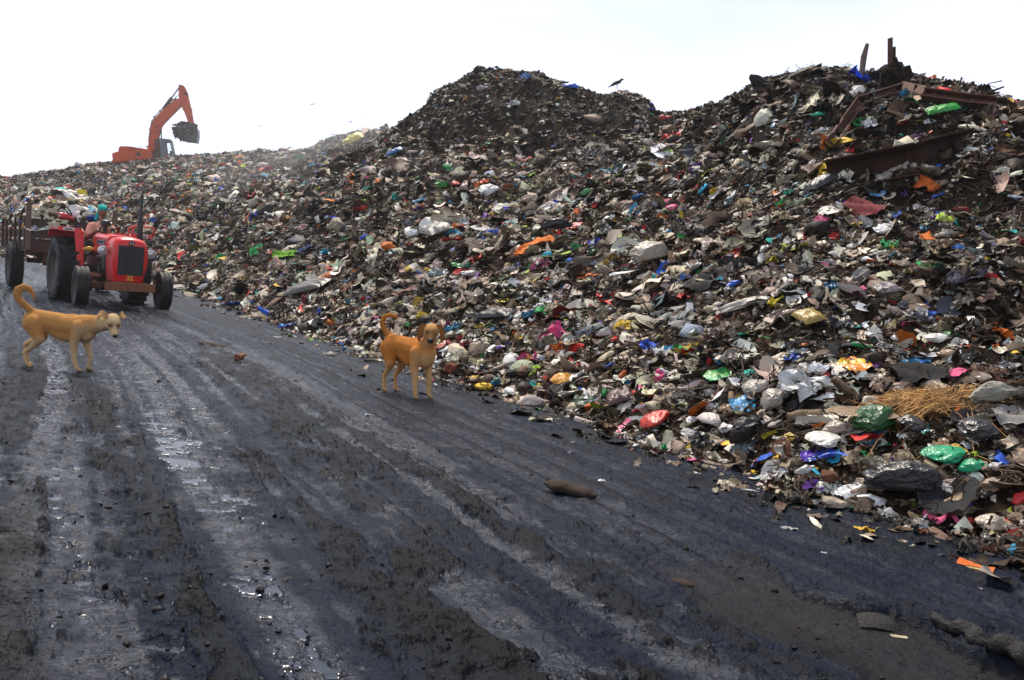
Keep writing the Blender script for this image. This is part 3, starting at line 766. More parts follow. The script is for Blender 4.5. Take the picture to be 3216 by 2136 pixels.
def wheel(parent, c, r, w, lugs=0, ribs=0, name='wheel', rim_r=0.55):
    """hub with a tyre and a rim; axle along y"""
    hub = MB().lathe([(0, -w * 0.30), (r * 0.16, -w * 0.30), (r * 0.18, -w * 0.1), (r * 0.18, w * 0.1), (r * 0.16, w * 0.30), (0, w * 0.30)], n=16)
    for k in range(6):
        a = k * math.pi / 3
        for sd_ in (-1, 1): hub.box((r * 0.24 * math.cos(a), sd_ * w * 0.17, r * 0.24 * math.sin(a)), (0.03, 0.04, 0.03))
    h = hub.build(name, RIM, parent, True); h.location = c
    ri = r * rim_r
    prof = [(ri, -w * 0.36), (ri * 1.12, -w * 0.45), (r * 0.86, -w * 0.50), (r * 0.955, -w * 0.44), (r * 0.985, -w * 0.25), (r * 0.985, w * 0.25), (r * 0.955, w * 0.44), (r * 0.86, w * 0.50), (ri * 1.12, w * 0.45), (ri, w * 0.36)]
    if ribs:
        mid = []
        for k in range(ribs):
            a = -0.36 + 0.72 * k / (ribs - 1); hw = 0.30 / ribs
            mid += [(r * 0.955, w * (a - hw * 1.3)), (r, w * (a - hw)), (r, w * (a + hw)), (r * 0.955, w * (a + hw * 1.3))]
        prof = prof[:3] + mid + prof[7:]
    t = MB().lathe(prof, n=44, closed=True)
    if lugs:
        for k in range(lugs):
            for sd_ in (-1, 1):
                a = 2 * math.pi * (k + (0.5 if sd_ > 0 else 0)) / lugs
                m = Matrix.Rotation(-a, 4, 'Y') @ Matrix.Translation((r * 0.985, sd_ * w * 0.23, 0)) @ Matrix.Rotation(sd_ * R(42), 4, 'X')
                v = [m @ Vector((i * r * 0.045, j * w * 0.29, q * 0.026)) for i in (-1, 1) for j in (-1, 1) for q in (-1, 1)]
                t.add(v, [(0, 1, 3, 2), (4, 6, 7, 5), (0, 4, 5, 1), (2, 3, 7, 6), (0, 2, 6, 4), (1, 5, 7, 3)])
    t.build('tyre', TYRE, h, True)
    MB().lathe([(ri * 1.06, -w * 0.40), (ri * 0.98, -w * 0.42), (ri * 0.88, -w * 0.22), (ri * 0.45, -w * 0.12), (r * 0.12, -w * 0.16), (r * 0.12, w * 0.16), (ri * 0.45, w * 0.12), (ri * 0.88, w * 0.22), (ri * 0.98, w * 0.42), (ri * 1.06, w * 0.40)], n=36, closed=True).build('rim', RIM, h, True)
    return h

def ring_hood(hw_b, hw_m, hw_t, zb, zt, x, inset=0.0):
    """one cross-section of the bonnet: straight sides, rounded top"""
    p = [(-hw_b, zb), (-hw_m, zb + (zt - zb) * 0.45), (-hw_m * 0.99, zb + (zt - zb) * 0.74)]
    for k in range(7):
        a = math.pi * (1 - k / 6.0)
        p.append((hw_t * 0.92 * math.cos(a) * (1.0 if k not in (0, 6) else 1.04), zb + (zt - zb) * (0.86 + 0.14 * math.sin(a) ** 0.75) if 0 < k < 6 else zb + (zt - zb) * 0.85))
    p += [(hw_m * 0.99, zb + (zt - zb) * 0.74), (hw_m, zb + (zt - zb) * 0.45), (hw_b, zb)]
    return [(x, y * (1 - inset), z - inset * (z - (zb + zt) / 2)) for y, z in p]

def build_tractor():
    heading = R(-90 + 9)                     # local +x of the tractor in the world
    # heading vector (sin 9, -cos 9)
    fx, fy = 1.72, 18.65
    hx, hy = math.sin(R(9)), -math.cos(R(9))
    root = empty('tractor', (fx - 1.95 * hx, fy - 1.95 * hy, 0.0), math.atan2(hy, hx))
    root.rotation_euler = Euler((R(-1.2), 0, math.atan2(hy, hx)))
    tag(root, 'old red tractor pulling a rusty trailer of garbage along the muddy road', 'tractor')
    # bonnet: nose shell and rear bonnet
    b = MB()
    b.loft([ring_hood(.30, .325, .325, .55, 1.40, 1.86), ring_hood(.295, .335, .335, .53, 1.41, 2.05), ring_hood(.265, .335, .33, .52, 1.395, 2.26), ring_hood(.252, .328, .315, .52, 1.36, 2.335), ring_hood(.245, .315, .29, .525, 1.33, 2.37, 0.02), ring_hood(.235, .30, .27, .535, 1.305, 2.385, 0.05)])
    b.loft([ring_hood(.285, .30, .30, 1.06, 1.46, .72), ring_hood(.285, .305, .305, 1.06, 1.44, 1.3), ring_hood(.285, .31, .312, 1.06, 1.415, 1.858)])
    b.box((1.25, 0, 1.452), (0.9, 0.05, 0.025))
    bon = b.build('bonnet', RED, root, True, angle=50)
    # radiator grille with separate slats
    g = MB(); g.box((2.389, 0, .945), (.02, .455, .56)); g.box((2.401, 0, .945), (.02, .05, .54))
    for s_ in (-1, 1): g.box((2.400, s_ * .222, .945), (.022, .02, .56))
    g.box((2.400, 0, 1.218), (.022, .46, .02)); g.box((2.400, 0, .672), (.022, .44, .02))
    gr = g.build('grille', BLACKP, root)
    slat_me = MB().box((0, 0, 0), (.03, .183, .013), (0, R(28), 0)).mesh('slat')
    for k in range(15):
        for s_ in (-1, 1):
            sl = link_mesh('slat', slat_me, simple_slat, gr); sl.location = (2.405, s_ * .119, .695 + k * .0357)
    # badge above the grille, painted number below it
    em = MB(); em.lathe([(0, 2.392), (.055, 2.392), (.055, 2.408), (.045, 2.414), (0, 2.416)], n=24, axis='x'); bd = em.build('badge', simple_badge, root, True); bd.location = (-0.004, 0, 1.287)
    tri = MB()
    for q in (-1, 1): tri.prism([(-.021, -.018), (.021, -.018), (0, .018)], -.002, .002)
    tri = MB()
    for q in (-.022, .022): tri.add([(2.419, q - .018, -.028), (2.419, q + .018, -.028), (2.419, q, .004), (2.414, q - .018, -.028), (2.414, q + .018, -.028), (2.414, q, .004)], [(0, 1, 2), (0, 3, 4, 1), (1, 4, 5, 2), (2, 5, 3, 0)])
    tri.box((2.417, 0, .022), (.004, .05, .008)); tri.build('emblem', CHROME, bd)
    num = MB(); xq = 2.392
    num.box((xq, .005, .650), (.006, .145, .026)); num.box((xq, 0, .570), (.006, .15, .024))
    num.box((xq, .028, .610), (.0062, .03, .062), (R(8), 0, 0)); num.box((xq, -.026, .610), (.0064, .034, .062), (R(-5), 0, 0))
    num.build('painted_number', YELL, root)
    for s_ in (-1, 1):       # creases painted on the nose
        MB().box((2.32, s_ * .325, 1.125), (.09, .012, .008)).build('trim_strip', CHROME, root)
    # side plates with lettering
    for s_ in (-1, 1):
        pl = MB().box((1.35, s_ * .318, 1.265), (.62, .012, .10)).build('name_plate', PLATE, root)
        flat_text('lettering', 'MASSEY 1035 DI', 0.072, DARKL, pl, (1.35, s_ * .3255, 1.265), (R(90), 0, 0 if s_ < 0 else math.pi))
        flat_text('small_lettering', 'F', 0.06, PALEP, bon, (.83, s_ * .3055, 1.15), (R(90), 0, 0 if s_ < 0 else math.pi))
    # headlights on brackets
    for s_ in (-1, 1):
        hl = MB(); hl.lathe([(0, 1.96), (.05, 1.965), (.085, 2.02), (.095, 2.09), (.090, 2.10)], n=24, axis='x'); hl.tube([(2.0, 0, 0), (2.0, -s_ * .10, -.02), (2.0, -s_ * .13, -.02)], .018)
        h = hl.build('headlight', RED, root, True); h.location = (0, s_ * .445, 1.10)
        MB().lathe([(.072, 2.093), (.092, 2.095), (.094, 2.108), (.072, 2.112)], n=24, axis='x', closed=True).build('bezel', CHROME, h, True)
        MB().lathe([(0, 2.118), (.045, 2.114), (.073, 2.100)], n=24, axis='x').build('lens', LENS, h, True)
    # engine, gearbox, frame, tank
    e = MB(); e.box((1.30, 0, .82), (1.05, .40, .44)); e.box((1.2, 0, .56), (1.3, .34, .14)); e.box((.35, 0, .70), (.95, .46, .50)); e.box((0, 0, .66), (.5, 1.0, .26))
    e.tube([(1.0, -.26, .95), (1.5, -.26, .95)], .06); e.tube([(1.55, -.24, .74), (1.55, -.24, 1.0)], .07); e.tube([(1.2, -.27, .66), (1.2, -.27, .80)], .05)
    for k in range(5): e.box((.95 + k * .16, -.225, .83), (.09, .06, .30))
    e.tube([(.9, .26, .9), (1.6, .26, .95)], .05)
    e.build('engine', DARKSTEEL, root, bevel=0.01)
    fl = MB(); fl.lathe([(0, -.03), (.06, -.03), (.07, .03), (.07, .12), (0, .13)], n=16, axis='z'); f_ = fl.build('fuel_filter', RIM, root, True); f_.location = (1.75, -.31, .88)
    # front axle and steering arms
    a = MB(); a.box((1.95, 0, .43), (.12, 1.22, .10)); a.box((1.95, 0, .50), (.3, .3, .1))
    for s_ in (-1, 1): a.tube([(1.95, s_ * .60, .30), (1.95, s_ * .60, .58)], .045); a.tube([(1.72, s_ * .56, .40), (1.2, s_ * .28, .52)], .02); a.tube([(1.95, s_ * .62, .38), (1.95, s_ * .72, .38)], .05)
    a.tube([(1.78, -.58, .36), (1.78, .58, .36)], .02)
    a.build('front_axle', RUSTP, root)
    bp = MB(); bp.box((2.46, .0, .435), (.03, .92, .165)); bp.box((2.40, 0, .50), (.14, .60, .05)); bp.box((2.30, -.27, .46), (.34, .04, .10)); bp.box((2.30, .27, .46), (.34, .04, .10))
    bp.build('bumper', BUMPER, root, bevel=0.006)
    for s_ in (-1, 1): MB().box((1.1, s_ * .33, .60), (.85, .05, .07)).build('side_rail', BUMPER, root)
    # footplates, pedals
    for s_ in (-1, 1):
        fp = MB(); fp.box((.62, s_ * .40, .52), (.42, .26, .02)); fp.tube([(.45, s_ * .35, .52), (.45, s_ * .25, .62)], .02); fp.build('footplate', RUST, root)
    for s_ in (-1, 1):
        wf = wheel(root, (1.95, s_ * .77, .385), .385, .23, ribs=3)
        wf.rotation_euler = (0, 0, R(-4))
        wheel(root, (0, s_ * .72, .655), .655, .40, lugs=20, rim_r=.56)
    # mudguards
    for s_ in (-1, 1):
        m = MB()
        prof = [(-.62, .95), (-.60, 1.30), (-.40, 1.50), (.40, 1.50), (.50, 1.46), (.66, .74), (.60, .74), (.44, 1.40), (.36, 1.44), (-.36, 1.44), (-.54, 1.26), (-.56, .95)]
        m.prism([(x, z) for x, z in prof], s_ * .455, s_ * .475)
        inner = [(-.60, .95), (-.58, 1.29), (-.39, 1.49), (.39, 1.49), (.49, 1.44), (.63, .76), (.45, .62), (-.45, .62)]
        m.prism(inner, s_ * .475, s_ * .485)
        m.box((0, s_ * .70, 1.508), (.82, .45, .018)); m.box((-.49, s_ * .70, 1.41), (.02, .45, .26), (0, R(42), 0))
        m.box((.425, s_ * .70, 1.475), (.02, .45, .085), (0, R(-14), 0))
        m.box((0, s_ * .918, 1.485), (.82, .014, .06))
        m.loft([[(.44, s_ * .47, 1.44), (.455, s_ * .47, 1.46), (.455, s_ * .62, 1.46), (.44, s_ * .62, 1.44)], [(.62, s_ * .47, .76), (.635, s_ * .47, .76), (.635, s_ * .58, .76), (.62, s_ * .58, .76)]])
        mg = m.build('mudguard', RED, root, bevel=0.004)
        lp = MB(); lp.box((.443, s_ * .73, 1.478), (.012, .20, .052), (0, R(-14), 0)); lp.build('lamp_frame', CHROME, mg)
        MB().box((.449, s_ * .73, 1.4775), (.012, .165, .030), (0, R(-14), 0)).build('lamp_glass', DARKL, mg)
    # grab rail on the far mudguard
    gr_ = MB(); gr_.tube([(.55, .49, 1.30), (.53, .49, 1.58), (.50, .50, 1.66), (.46, .54, 1.68), (.46, .92, 1.68), (.44, .96, 1.66), (.42, .96, 1.50)], .020)
    gr_.tube([(.30, .47, 1.45), (.30, .47, 1.60), (.28, .50, 1.655), (.30, .56, 1.66), (.46, .58, 1.68)], .018); gr_.build('grab_rail', RED, root, True)
    # seat
    se = MB(); se.box((-.18, 0, 1.02), (.40, .44, .07)); se.box((-.36, 0, 1.18), (.06, .42, .26), (0, R(-10), 0)); se.tube([(-.18, 0, .8), (-.18, 0, 1.0)], .06); se.build('seat', BLACKP, root, bevel=.02)
    # steering column and wheel
    sc_ = MB(); sc_.tube([(.98, 0, 1.20), (.56, .09, 1.545)], .026); sc_.box((.92, 0, 1.30), (.14, .42, .22)); sc_.build('steering_column', DARKSTEEL, root, True)
    sw = MB(); n = 28; rr = .255
    pts = [(rr * math.cos(k * 2 * math.pi / n), rr * math.sin(k * 2 * math.pi / n), 0) for k in range(n + 1)]; sw.tube(pts, .0145, 8, False)
    for k in range(3): aa = k * 2 * math.pi / 3 + .5; sw.tube([(0, 0, -.02), (rr * math.cos(aa), rr * math.sin(aa), 0)], .010)
    sw.lathe([(0, -.03), (.05, -.03), (.045, .02), (0, .03)], n=14, axis='z')
    w_ = sw.build('steering_wheel', BLACKP, root, True); w_.location = (.56, .09, 1.55); w_.rotation_euler = (0, R(-24), 0)
    # air pre-cleaner and exhaust
    ap = MB(); ap.tube([(.84, -.13, 1.38), (.84, -.13, 1.62)], .045, 14); ap.lathe([(.05, 1.60), (.10, 1.615), (.105, 1.66), (.09, 1.71), (.06, 1.73), (0, 1.735)], (.84, -.13, 0), 20, 'z'); ap.build('air_cleaner', DARKSTEEL, root, True)
    ex = MB(); ex.tube([(1.52, .33, .95), (1.52, .36, 1.25), (1.52, .37, 1.30), (1.52, .37, 1.34), (1.52, .37, 1.75), (1.52, .37, 1.80), (1.52, .37, 2.30)], [.03, .032, .038, .056, .056, .034, .030], 14, False); ex.build('exhaust_pipe', BLACKP, root, True)
    # levers, rear drawbar
    MB().tube([(.45, -.12, .95), (.40, -.16, 1.22)], .012).build('lever', DARKSTEEL, root); MB().tube([(.35, .10, .95), (.38, .12, 1.25)], .012).build('lever', DARKSTEEL, root)
    MB().box((-.55, 0, .50), (.6, .09, .06)).build('drawbar', DARKSTEEL, root)
    return root
RUSTP = RUST
simple_slat = simple_mat('grille_slat', (0.10, 0.10, 0.105), 0.4, 0.2, (0.05, 0.04, 0.035), 0.5, 30, 0.0)
simple_badge = simple_mat('dark_red_badge', (0.07, 0.008, 0.014), 0.35, 0.0, (0.05, 0.03, 0.03), 0.4, 40, 0.0)
TRACTOR = build_tractor()

# ------------------------------------------------------------------ driver
def capsule_mesh(parts, voxel, smooth_it=6, colour=None, name='body'):
    """parts: (p0, p1, r0, r1) tapered capsules or ('e', centre, radii, rot) ellipsoids, fused into one continuous skin"""
    mb = MB()
    for q in parts:
        if q[0] == 'e':
            v, f = ICO[3]; m = Euler(q[3]).to_matrix() if len(q) > 3 else Matrix.Identity(3)
            mb.add([m @ Vector((p[0] * q[2][0], p[1] * q[2][1], p[2] * q[2][2])) + Vector(q[1]) for p in v], [tuple(t) for t in f])
        else:
            p0, p1, r0, r1 = Vector(q[0]), Vector(q[1]), q[2], q[3]; d = (p1 - p0); L = d.length; d.normalize()
            pts = []; rs = []
            for k in range(6): a = math.pi / 2 * k / 5; pts.append(p0 - d * r0 * math.cos(a)); rs.append(max(r0 * math.sin(a), 0.0008))
            for k in range(1, 5): t = k / 5; pts.append(p0.lerp(p1, t)); rs.append(r0 + (r1 - r0) * t)
            for k in range(6): a = math.pi / 2 * k / 5; pts.append(p1 + d * r1 * math.sin(a)); rs.append(max(r1 * math.cos(a), 0.0008))
            mb.tube(pts, rs, 14)
    me = mb.mesh('tmp'); o = bpy.data.objects.new('tmp', me); COL.objects.link(o)
    r = o.modifiers.new('r', 'REMESH'); r.mode = 'VOXEL'; r.voxel_size = voxel; r.use_smooth_shade = True
    s = o.modifiers.new('s', 'SMOOTH'); s.factor = 0.5; s.iterations = smooth_it
    dg = bpy.context.evaluated_depsgraph_get(); out = bpy.data.meshes.new_from_object(o.evaluated_get(dg)); out.name = name
    bpy.data.objects.remove(o); bpy.data.meshes.remove(me)
    out.polygons.foreach_set('use_smooth', [True] * len(out.polygons))
    if colour is not None:
        v = np.zeros(len(out.vertices) * 3); out.vertices.foreach_get('co', v); v = v.reshape(-1, 3)
        c = colour(v); a = out.attributes.new('fur', 'FLOAT_COLOR', 'POINT')
        a.data.foreach_set('color', np.concatenate([c, np.ones((len(c), 1))], 1).astype(np.float32).ravel())
    return out

def attr_mat(name, rough=0.7, spec=0.3, noise_amt=0.3, scale=60, bumps=0.15, sheen=0.0):
    m, nt, p = new_mat(name)
    a = N(nt, 'ShaderNodeAttribute', attribute_name='fur').outputs['Color']
    f = noise_fac(nt, scale, 0.3, 0.7, 4, mapscale=(0.35, 1, 1)); f3 = noise_fac(nt, 9, 0.35, 0.7, 3)
    mu = N(nt, 'ShaderNodeMath', operation='MULTIPLY'); mu.inputs[1].default_value = noise_amt; nt.links.new(f, mu.inputs[0])
    dk = N(nt, 'ShaderNodeHueSaturation', ins={'Value': 0.60, 'Saturation': 1.1}); nt.links.new(a, dk.inputs['Color'])
    c1 = mixc(nt, mu.outputs[0], a, dk.outputs[0])
    mu2 = N(nt, 'ShaderNodeMath', operation='MULTIPLY'); mu2.inputs[1].default_value = 0.35; nt.links.new(f3, mu2.inputs[0])
    c2 = mixc(nt, mu2.outputs[0], c1, dk.outputs[0])
    nt.links.new(c2, p.inputs['Base Color']); p.inputs['Roughness'].default_value = rough; p.inputs['Specular IOR Level'].default_value = spec
    p.inputs['Sheen Weight'].default_value = sheen; p.inputs['Sheen Roughness'].default_value = 0.4
    bump(nt, p, f, bumps, 0.006); return m
SKIN = attr_mat('driver_skin', 0.5, 0.4, 0.2, 40, 0.05)
SHIRT = simple_mat('peach_shirt', (0.72, 0.34, 0.23), 0.85, 0, (0.45, 0.19, 0.13), 0.6, 9, 0.3, 0.2)
TEAL = simple_mat('teal_headscarf', (0.01, 0.42, 0.36), 0.8, 0, (0.005, 0.22, 0.2), 0.5, 14, 0.3, 0.2)
TROUS = simple_mat('brown_trousers', (0.07, 0.05, 0.035), 0.9, 0, (0.03, 0.022, 0.018), 0.6, 9, 0.3, 0.2)
HAIR = simple_mat('black_hair', (0.008, 0.007, 0.006), 0.6, 0, (0.01, 0.01, 0.01), 0.2, 20, 0.2)
def build_driver():
    root = empty('person', (0, 0, 0)); root.matrix_world = TRACTOR_M @ Matrix.Translation((-.14, .02, .06))
    tag(root, 'man in a peach shirt and turquoise headscarf driving the red tractor', 'person')
    hip = 1.12
    P = [((-.06, 0, hip + .02), (-.03, 0, 1.30), .13, .125), ((-.03, 0, 1.30), (.0, 0, 1.52), .13, .145), ((.0, -.13, 1.55), (.0, .13, 1.55), .075, .075), ((.0, 0, 1.58), (.03, 0, 1.72), .062, .056),
         ('e', (.045, 0, 1.86), (.095, .078, .125)), ((.075, 0, 1.785), (.09, 0, 1.78), .045, .040), ('e', (.142, 0, 1.845), (.020, .014, .024)), ('e', (.03, .080, 1.85), (.022, .012, .03)), ('e', (.03, -.080, 1.85), (.022, .012, .03)),
         ('e', (.125, .032, 1.88), (.018, .026, .012)), ('e', (.125, -.032, 1.88), (.018, .026, .012)), ('e', (.128, 0, 1.795), (.016, .028, .010))]
    for s_ in (-1, 1):
        P += [((-.05, s_ * .09, hip), (.36, s_ * .17, hip + .04), .085, .065), ((.36, s_ * .17, hip + .04), (.44, s_ * .19, .68), .062, .040), ((.44, s_ * .19, .63), (.58, s_ * .19, .565), .04, .032)]
        sh = (.0, s_ * .20, 1.54); el = (.14, s_ * .30, 1.28) if s_ < 0 else (.20, s_ * .27, 1.34); hd = (.46, s_ * .20, 1.43) if s_ < 0 else (.50, s_ * .23, 1.53)
        P += [(sh, el, .058, .044), (el, hd, .042, .030)]
        h = Vector(hd); d = (h - Vector(el)).normalized(); palm = h + d * .06
        P += [(h, palm, .030, .034)]
        side = Vector((0, 1, 0))
        for q in range(4):                         # fingers curl over the rim of the wheel
            b0 = palm + side * (q - 1.5) * .019 + d * .01; k1 = b0 + d * .030 + Vector((0, 0, -.008)); k2 = k1 + Vector((d.x * .012, 0, -.026)); k3 = k2 + Vector((-d.x * .018, 0, -.014))
            P += [(b0, k1, .0088, .0084), (k1, k2, .0084, .0078), (k2, k3, .0078, .007)]
        t0 = h + d * .02 - side * s_ * .026; t1 = t0 + d * .03 - side * s_ * .022; P += [(t0, t1, .011, .0095), (t1, t1 + d * .024 + Vector((0, 0, -.012)), .0095, .008)]
    def col(v):
        c = np.tile(np.array([[0.24, 0.11, 0.065]]), (len(v), 1))
        c[(v[:, 0] > .115) & (np.abs(v[:, 2] - 1.795) < .014) & (np.abs(v[:, 1]) < .03)] = (0.12, 0.035, 0.03)
        return c
    link_mesh('body', capsule_mesh(P, .0085, 3, col), SKIN, root)
    S = [((-.06, 0, hip + .03), (-.03, 0, 1.30), .152, .147), ((-.03, 0, 1.30), (.0, 0, 1.52), .150, .165), ((.0, -.15, 1.55), (.0, .15, 1.55), .088, .088)]
    for s_ in (-1, 1):
        el = Vector((.14, s_ * .30, 1.28)) if s_ < 0 else Vector((.20, s_ * .27, 1.34)); sh = Vector((.0, s_ * .20, 1.54)); S += [(sh, sh.lerp(el, .72), .080, .072)]
    link_mesh('shirt', capsule_mesh(S, .012, 4), SHIRT, root)
    T = [((-.06, 0, hip - .02), (-.05, 0, hip + .06), .150, .150)]
    for s_ in (-1, 1): T += [((-.05, s_ * .09, hip), (.36, s_ * .17, hip + .04), .100, .078), ((.36, s_ * .17, hip + .04), (.44, s_ * .19, .70), .076, .056)]
    link_mesh('trousers', capsule_mesh(T, .014, 4), TROUS, root)
    K = [('e', (.035, 0, 1.935), (.115, .098, .075)), ('e', (.01, 0, 1.955), (.10, .09, .078)), ((-.055, .03, 1.90), (-.085, .08, 1.70), .05, .03), ((-.055, -.03, 1.90), (-.06, -.10, 1.70), .05, .034), ((-.06, .06, 1.72), (.02, .14, 1.63), .032, .026), ((.02, .14, 1.63), (.10, .17, 1.55), .026, .014)]
    link_mesh('headscarf', capsule_mesh(K, .010, 3), TEAL, root)
    for s_ in (-1, 1):
        eb = MB(); eb.tube([(.128, s_ * .052, 1.893), (.137, s_ * .032, 1.900), (.138, s_ * .014, 1.895)], [.003, .005, .003], 6); eb.build('eyebrow', HAIR, root)
        ey = MB(); ey.tube([(.134, s_ * .044, 1.872), (.1405, s_ * .032, 1.873), (.139, s_ * .020, 1.872)], [.002, .0055, .002], 6); ey.build('eye', HAIR, root)
    # yellow cloth tied at the steering side
    return root
bpy.context.view_layer.update()
TRACTOR_M = TRACTOR.matrix_world.copy()
build_driver()
yc = MB(); 
def cloth_piece(name, vf, mat, color, loc, rot, scale, label, cat, group=None, parent=None):
    me = vf if isinstance(vf, bpy.types.Mesh) else tri_mesh(name, vf); o = link_mesh(name, me, mat); o.color = (*color, 1)
    o.location = loc; o.rotation_euler = rot; o.scale = scale; tag(o, label, cat, group); return o
yp = TRACTOR_M @ Vector((.62, -.36, 1.12))
cloth_piece('plastic_pouch', bag_shape(81, 3, .5, .3), M_WRAP, (0.75, 0.36, 0.04), yp, (R(70), 0, R(30)), (.15, .12, .12), 'orange and white plastic pouch hanging beside the tractor driver', 'pouch')

# ------------------------------------------------------------------ trailer
def build_trailer():
    root = empty('trailer', (.83, 25.55, 0), R(-90 + 7))
    tag(root, 'rusty steel farm trailer with slatted sides hitched behind the red tractor', 'trailer')
    L, Wd, zb, zt = 4.6, 1.95, 1.02, 1.74; BX = 1.6 - L / 2
    b = MB(); b.box((BX, 0, zb - .04), (L, Wd, .08)); b.box((BX, .45, zb - .15), (L, .10, .14)); b.box((BX, -.45, zb - .15), (L, .10, .14)); b.box((0, 0, .70), (.12, 1.5, .12)); b.box((0, .45, .82), (.6, .09, .16)); b.box((0, -.45, .82), (.6, .09, .16))
    b.tube([(1.6, .40, .90), (3.3, 0, .55)], .05); b.tube([(1.6, -.40, .90), (3.3, 0, .55)], .05); b.box((3.35, 0, .54), (.25, .12, .07))
    b.box((1.45, 0, .80), (.08, 1.2, .36))
    b.build('chassis', RUST, root)
    pl = MB().box((0, 0, 0), (.035, Wd, .225)).mesh('plank'); fx_ = BX + L / 2
    for k in range(3):
        o = link_mesh('front_plank', pl, WOODR, root); o.location = (fx_ + .02 * (k % 2), 0, zb + .125 + k * .238); o.rotation_euler = (0, 0, R(random.uniform(-.5, .5)))
    sp_ = MB().box((0, 0, 0), (L, .035, .19)).mesh('plank')
    for s_ in (-1, 1):
        for k in range(3):
            o = link_mesh('side_plank', sp_, WOODR, root); o.location = (BX, s_ * (Wd / 2 - .01), zb + .10 + k * .255)
        rib = MB().box((0, 0, 0), (.07, .05, .80)).mesh('side_post')
        for k in range(6):
            o = link_mesh('side_post', rib, RUST, root); o.location = (BX - L / 2 + .08 + k * (L - .16) / 5, s_ * (Wd / 2 + .035), zb + .36)
    cp = MB().box((0, 0, 0), (.09, .11, 1.12)).mesh('corner_post')
    for s_ in (-1, 1):
        o = link_mesh('corner_post', cp, WOODM, root); o.location = (fx_ + .045, s_ * (Wd / 2 - .02), zb + .52); o.rotation_euler = (0, R(2), 0)
    for s_ in (-1, 1): wheel(root, (0, s_ * (Wd / 2 + .06), .57), .57, .32, ribs=4)
    hp = MB()
    nx, ny = 40, 24; xs = np.linspace(BX - L / 2 + .05, BX + L / 2 - .03, nx); ys = np.linspace(-Wd / 2 + .03, Wd / 2 - .03, ny); X, Y = np.meshgrid(xs, ys, indexing='ij')
    def top(X, Y):
        e = np.minimum(1, (1 - np.abs(Y / (Wd / 2)) ** 3)) * (1 - np.abs((X - BX) / (L / 2)) ** 4)
        return zt - .14 + .92 * np.clip(e, 0, 1) ** .6 + .09 * fbm(X * 3, Y * 3, 71, 3) - .06 * (X - BX)
    Zt = top(X, Y); v = np.stack([X, Y, Zt], -1).reshape(-1, 3); I = np.arange(nx * ny).reshape(nx, ny)
    q = np.stack([I[:-1, :-1], I[1:, :-1], I[1:, 1:], I[:-1, 1:]], -1).reshape(-1, 4)
    ld = link_mesh('garbage_load', np_mesh('garbage_load', v, q), hill.data.materials[0]); ld.matrix_world = Matrix.Translation(root.location) @ Euler(root.rotation_euler).to_matrix().to_4x4()
    tag(ld, 'heaped load of pale household refuse filling the rusty trailer', 'garbage load')
    g = np.random.default_rng(5); n = 2200; fx2 = g.uniform(BX - L / 2, BX + L / 2, n); fy2 = g.uniform(-Wd / 2, Wd / 2, n); z2 = top(fx2, fy2)
    d = .06; nn = np.stack([-(top(fx2 + d, fy2) - top(fx2 - d, fy2)) / (2 * d), -(top(fx2, fy2 + d) - top(fx2, fy2 - d)) / (2 * d), np.ones(n)], -1); nn /= np.linalg.norm(nn, axis=1, keepdims=True)
    ki, kn = pick_kind(n, g, dict(bag=26, sheet=40, flake=16, strip=6)); size = .105 * np.exp(g.normal(0, .4, n))
    o = scatter('refuse_pieces', np.stack([fx2, fy2, z2], -1), nn, np.clip(size, .04, .22), ki, np.clip(pick_colours(n, g, np.full(n, 1.15)) * 1.15, 0, .85), g, .35)
    o.parent = ld; return root, top
WOODR = simple_mat('rusty_plank', (0.075, 0.038, 0.026), 0.8, 0.1, (0.030, 0.022, 0.018), 0.9, 3, 0.4)
TRAILER, load_top = build_trailer()
bpy.context.view_layer.update(); TRM = TRAILER.matrix_world.copy()
for nm, vf, mat, col, lx, ly, sc_, rz, lab, cat in [
    ('plastic_bag', bag_shape(21, 3, .6), M_FILM, srgb(205, 40, 30), 1.50, -.15, .26, .3, 'bright red plastic bag at the front of the trailer load', 'bag'),
    ('sack', sheet_shape(22, 12, 9, .5, .3, .6), M_FILM, srgb(215, 185, 60), 1.50, .62, .36, .2, 'yellow sack draped over the trailer load behind the driver', 'sack'),
    ('cloth_rag', bag_shape(23, 3, .55), M_CLOTH, srgb(15, 45, 130), 1.60, .50, .32, 1.2, 'dark blue cloth bundle at the front edge of the trailer', 'rag'),
    ('plastic_bag', bag_shape(24, 3, .5), M_FILM, srgb(225, 95, 45), 0.9, -.35, .20, .8, 'orange plastic bag on the crest of the trailer load', 'bag'),
    ('plastic_sheet', sheet_shape(25, 12, 9, .6, .4, .5), M_FILM, srgb(225, 220, 222), 0.6, .10, .50, .3, 'large white plastic sheet over the top of the trailer load', 'plastic sheet'),
    ('plastic_bag', bag_shape(26, 3, .5), M_FILM, srgb(215, 205, 200), 1.2, .92, .34, .4, 'grey white bag spilling over the far side of the trailer', 'bag'),
    ('plastic_bag', bag_shape(27, 3, .5), M_FILM, srgb(230, 225, 220), 1.35, -.74, .16, .4, 'small white bag beside the corner post of the trailer', 'bag')]:
    z = float(load_top(np.array([min(lx, 1.5)]), np.array([ly]))[0]); p = TRM @ Vector((lx, ly, z + .05))
    cloth_piece(nm, vf, mat, col, p, (R(18), R(14), rz), (sc_, sc_, sc_), lab, cat)

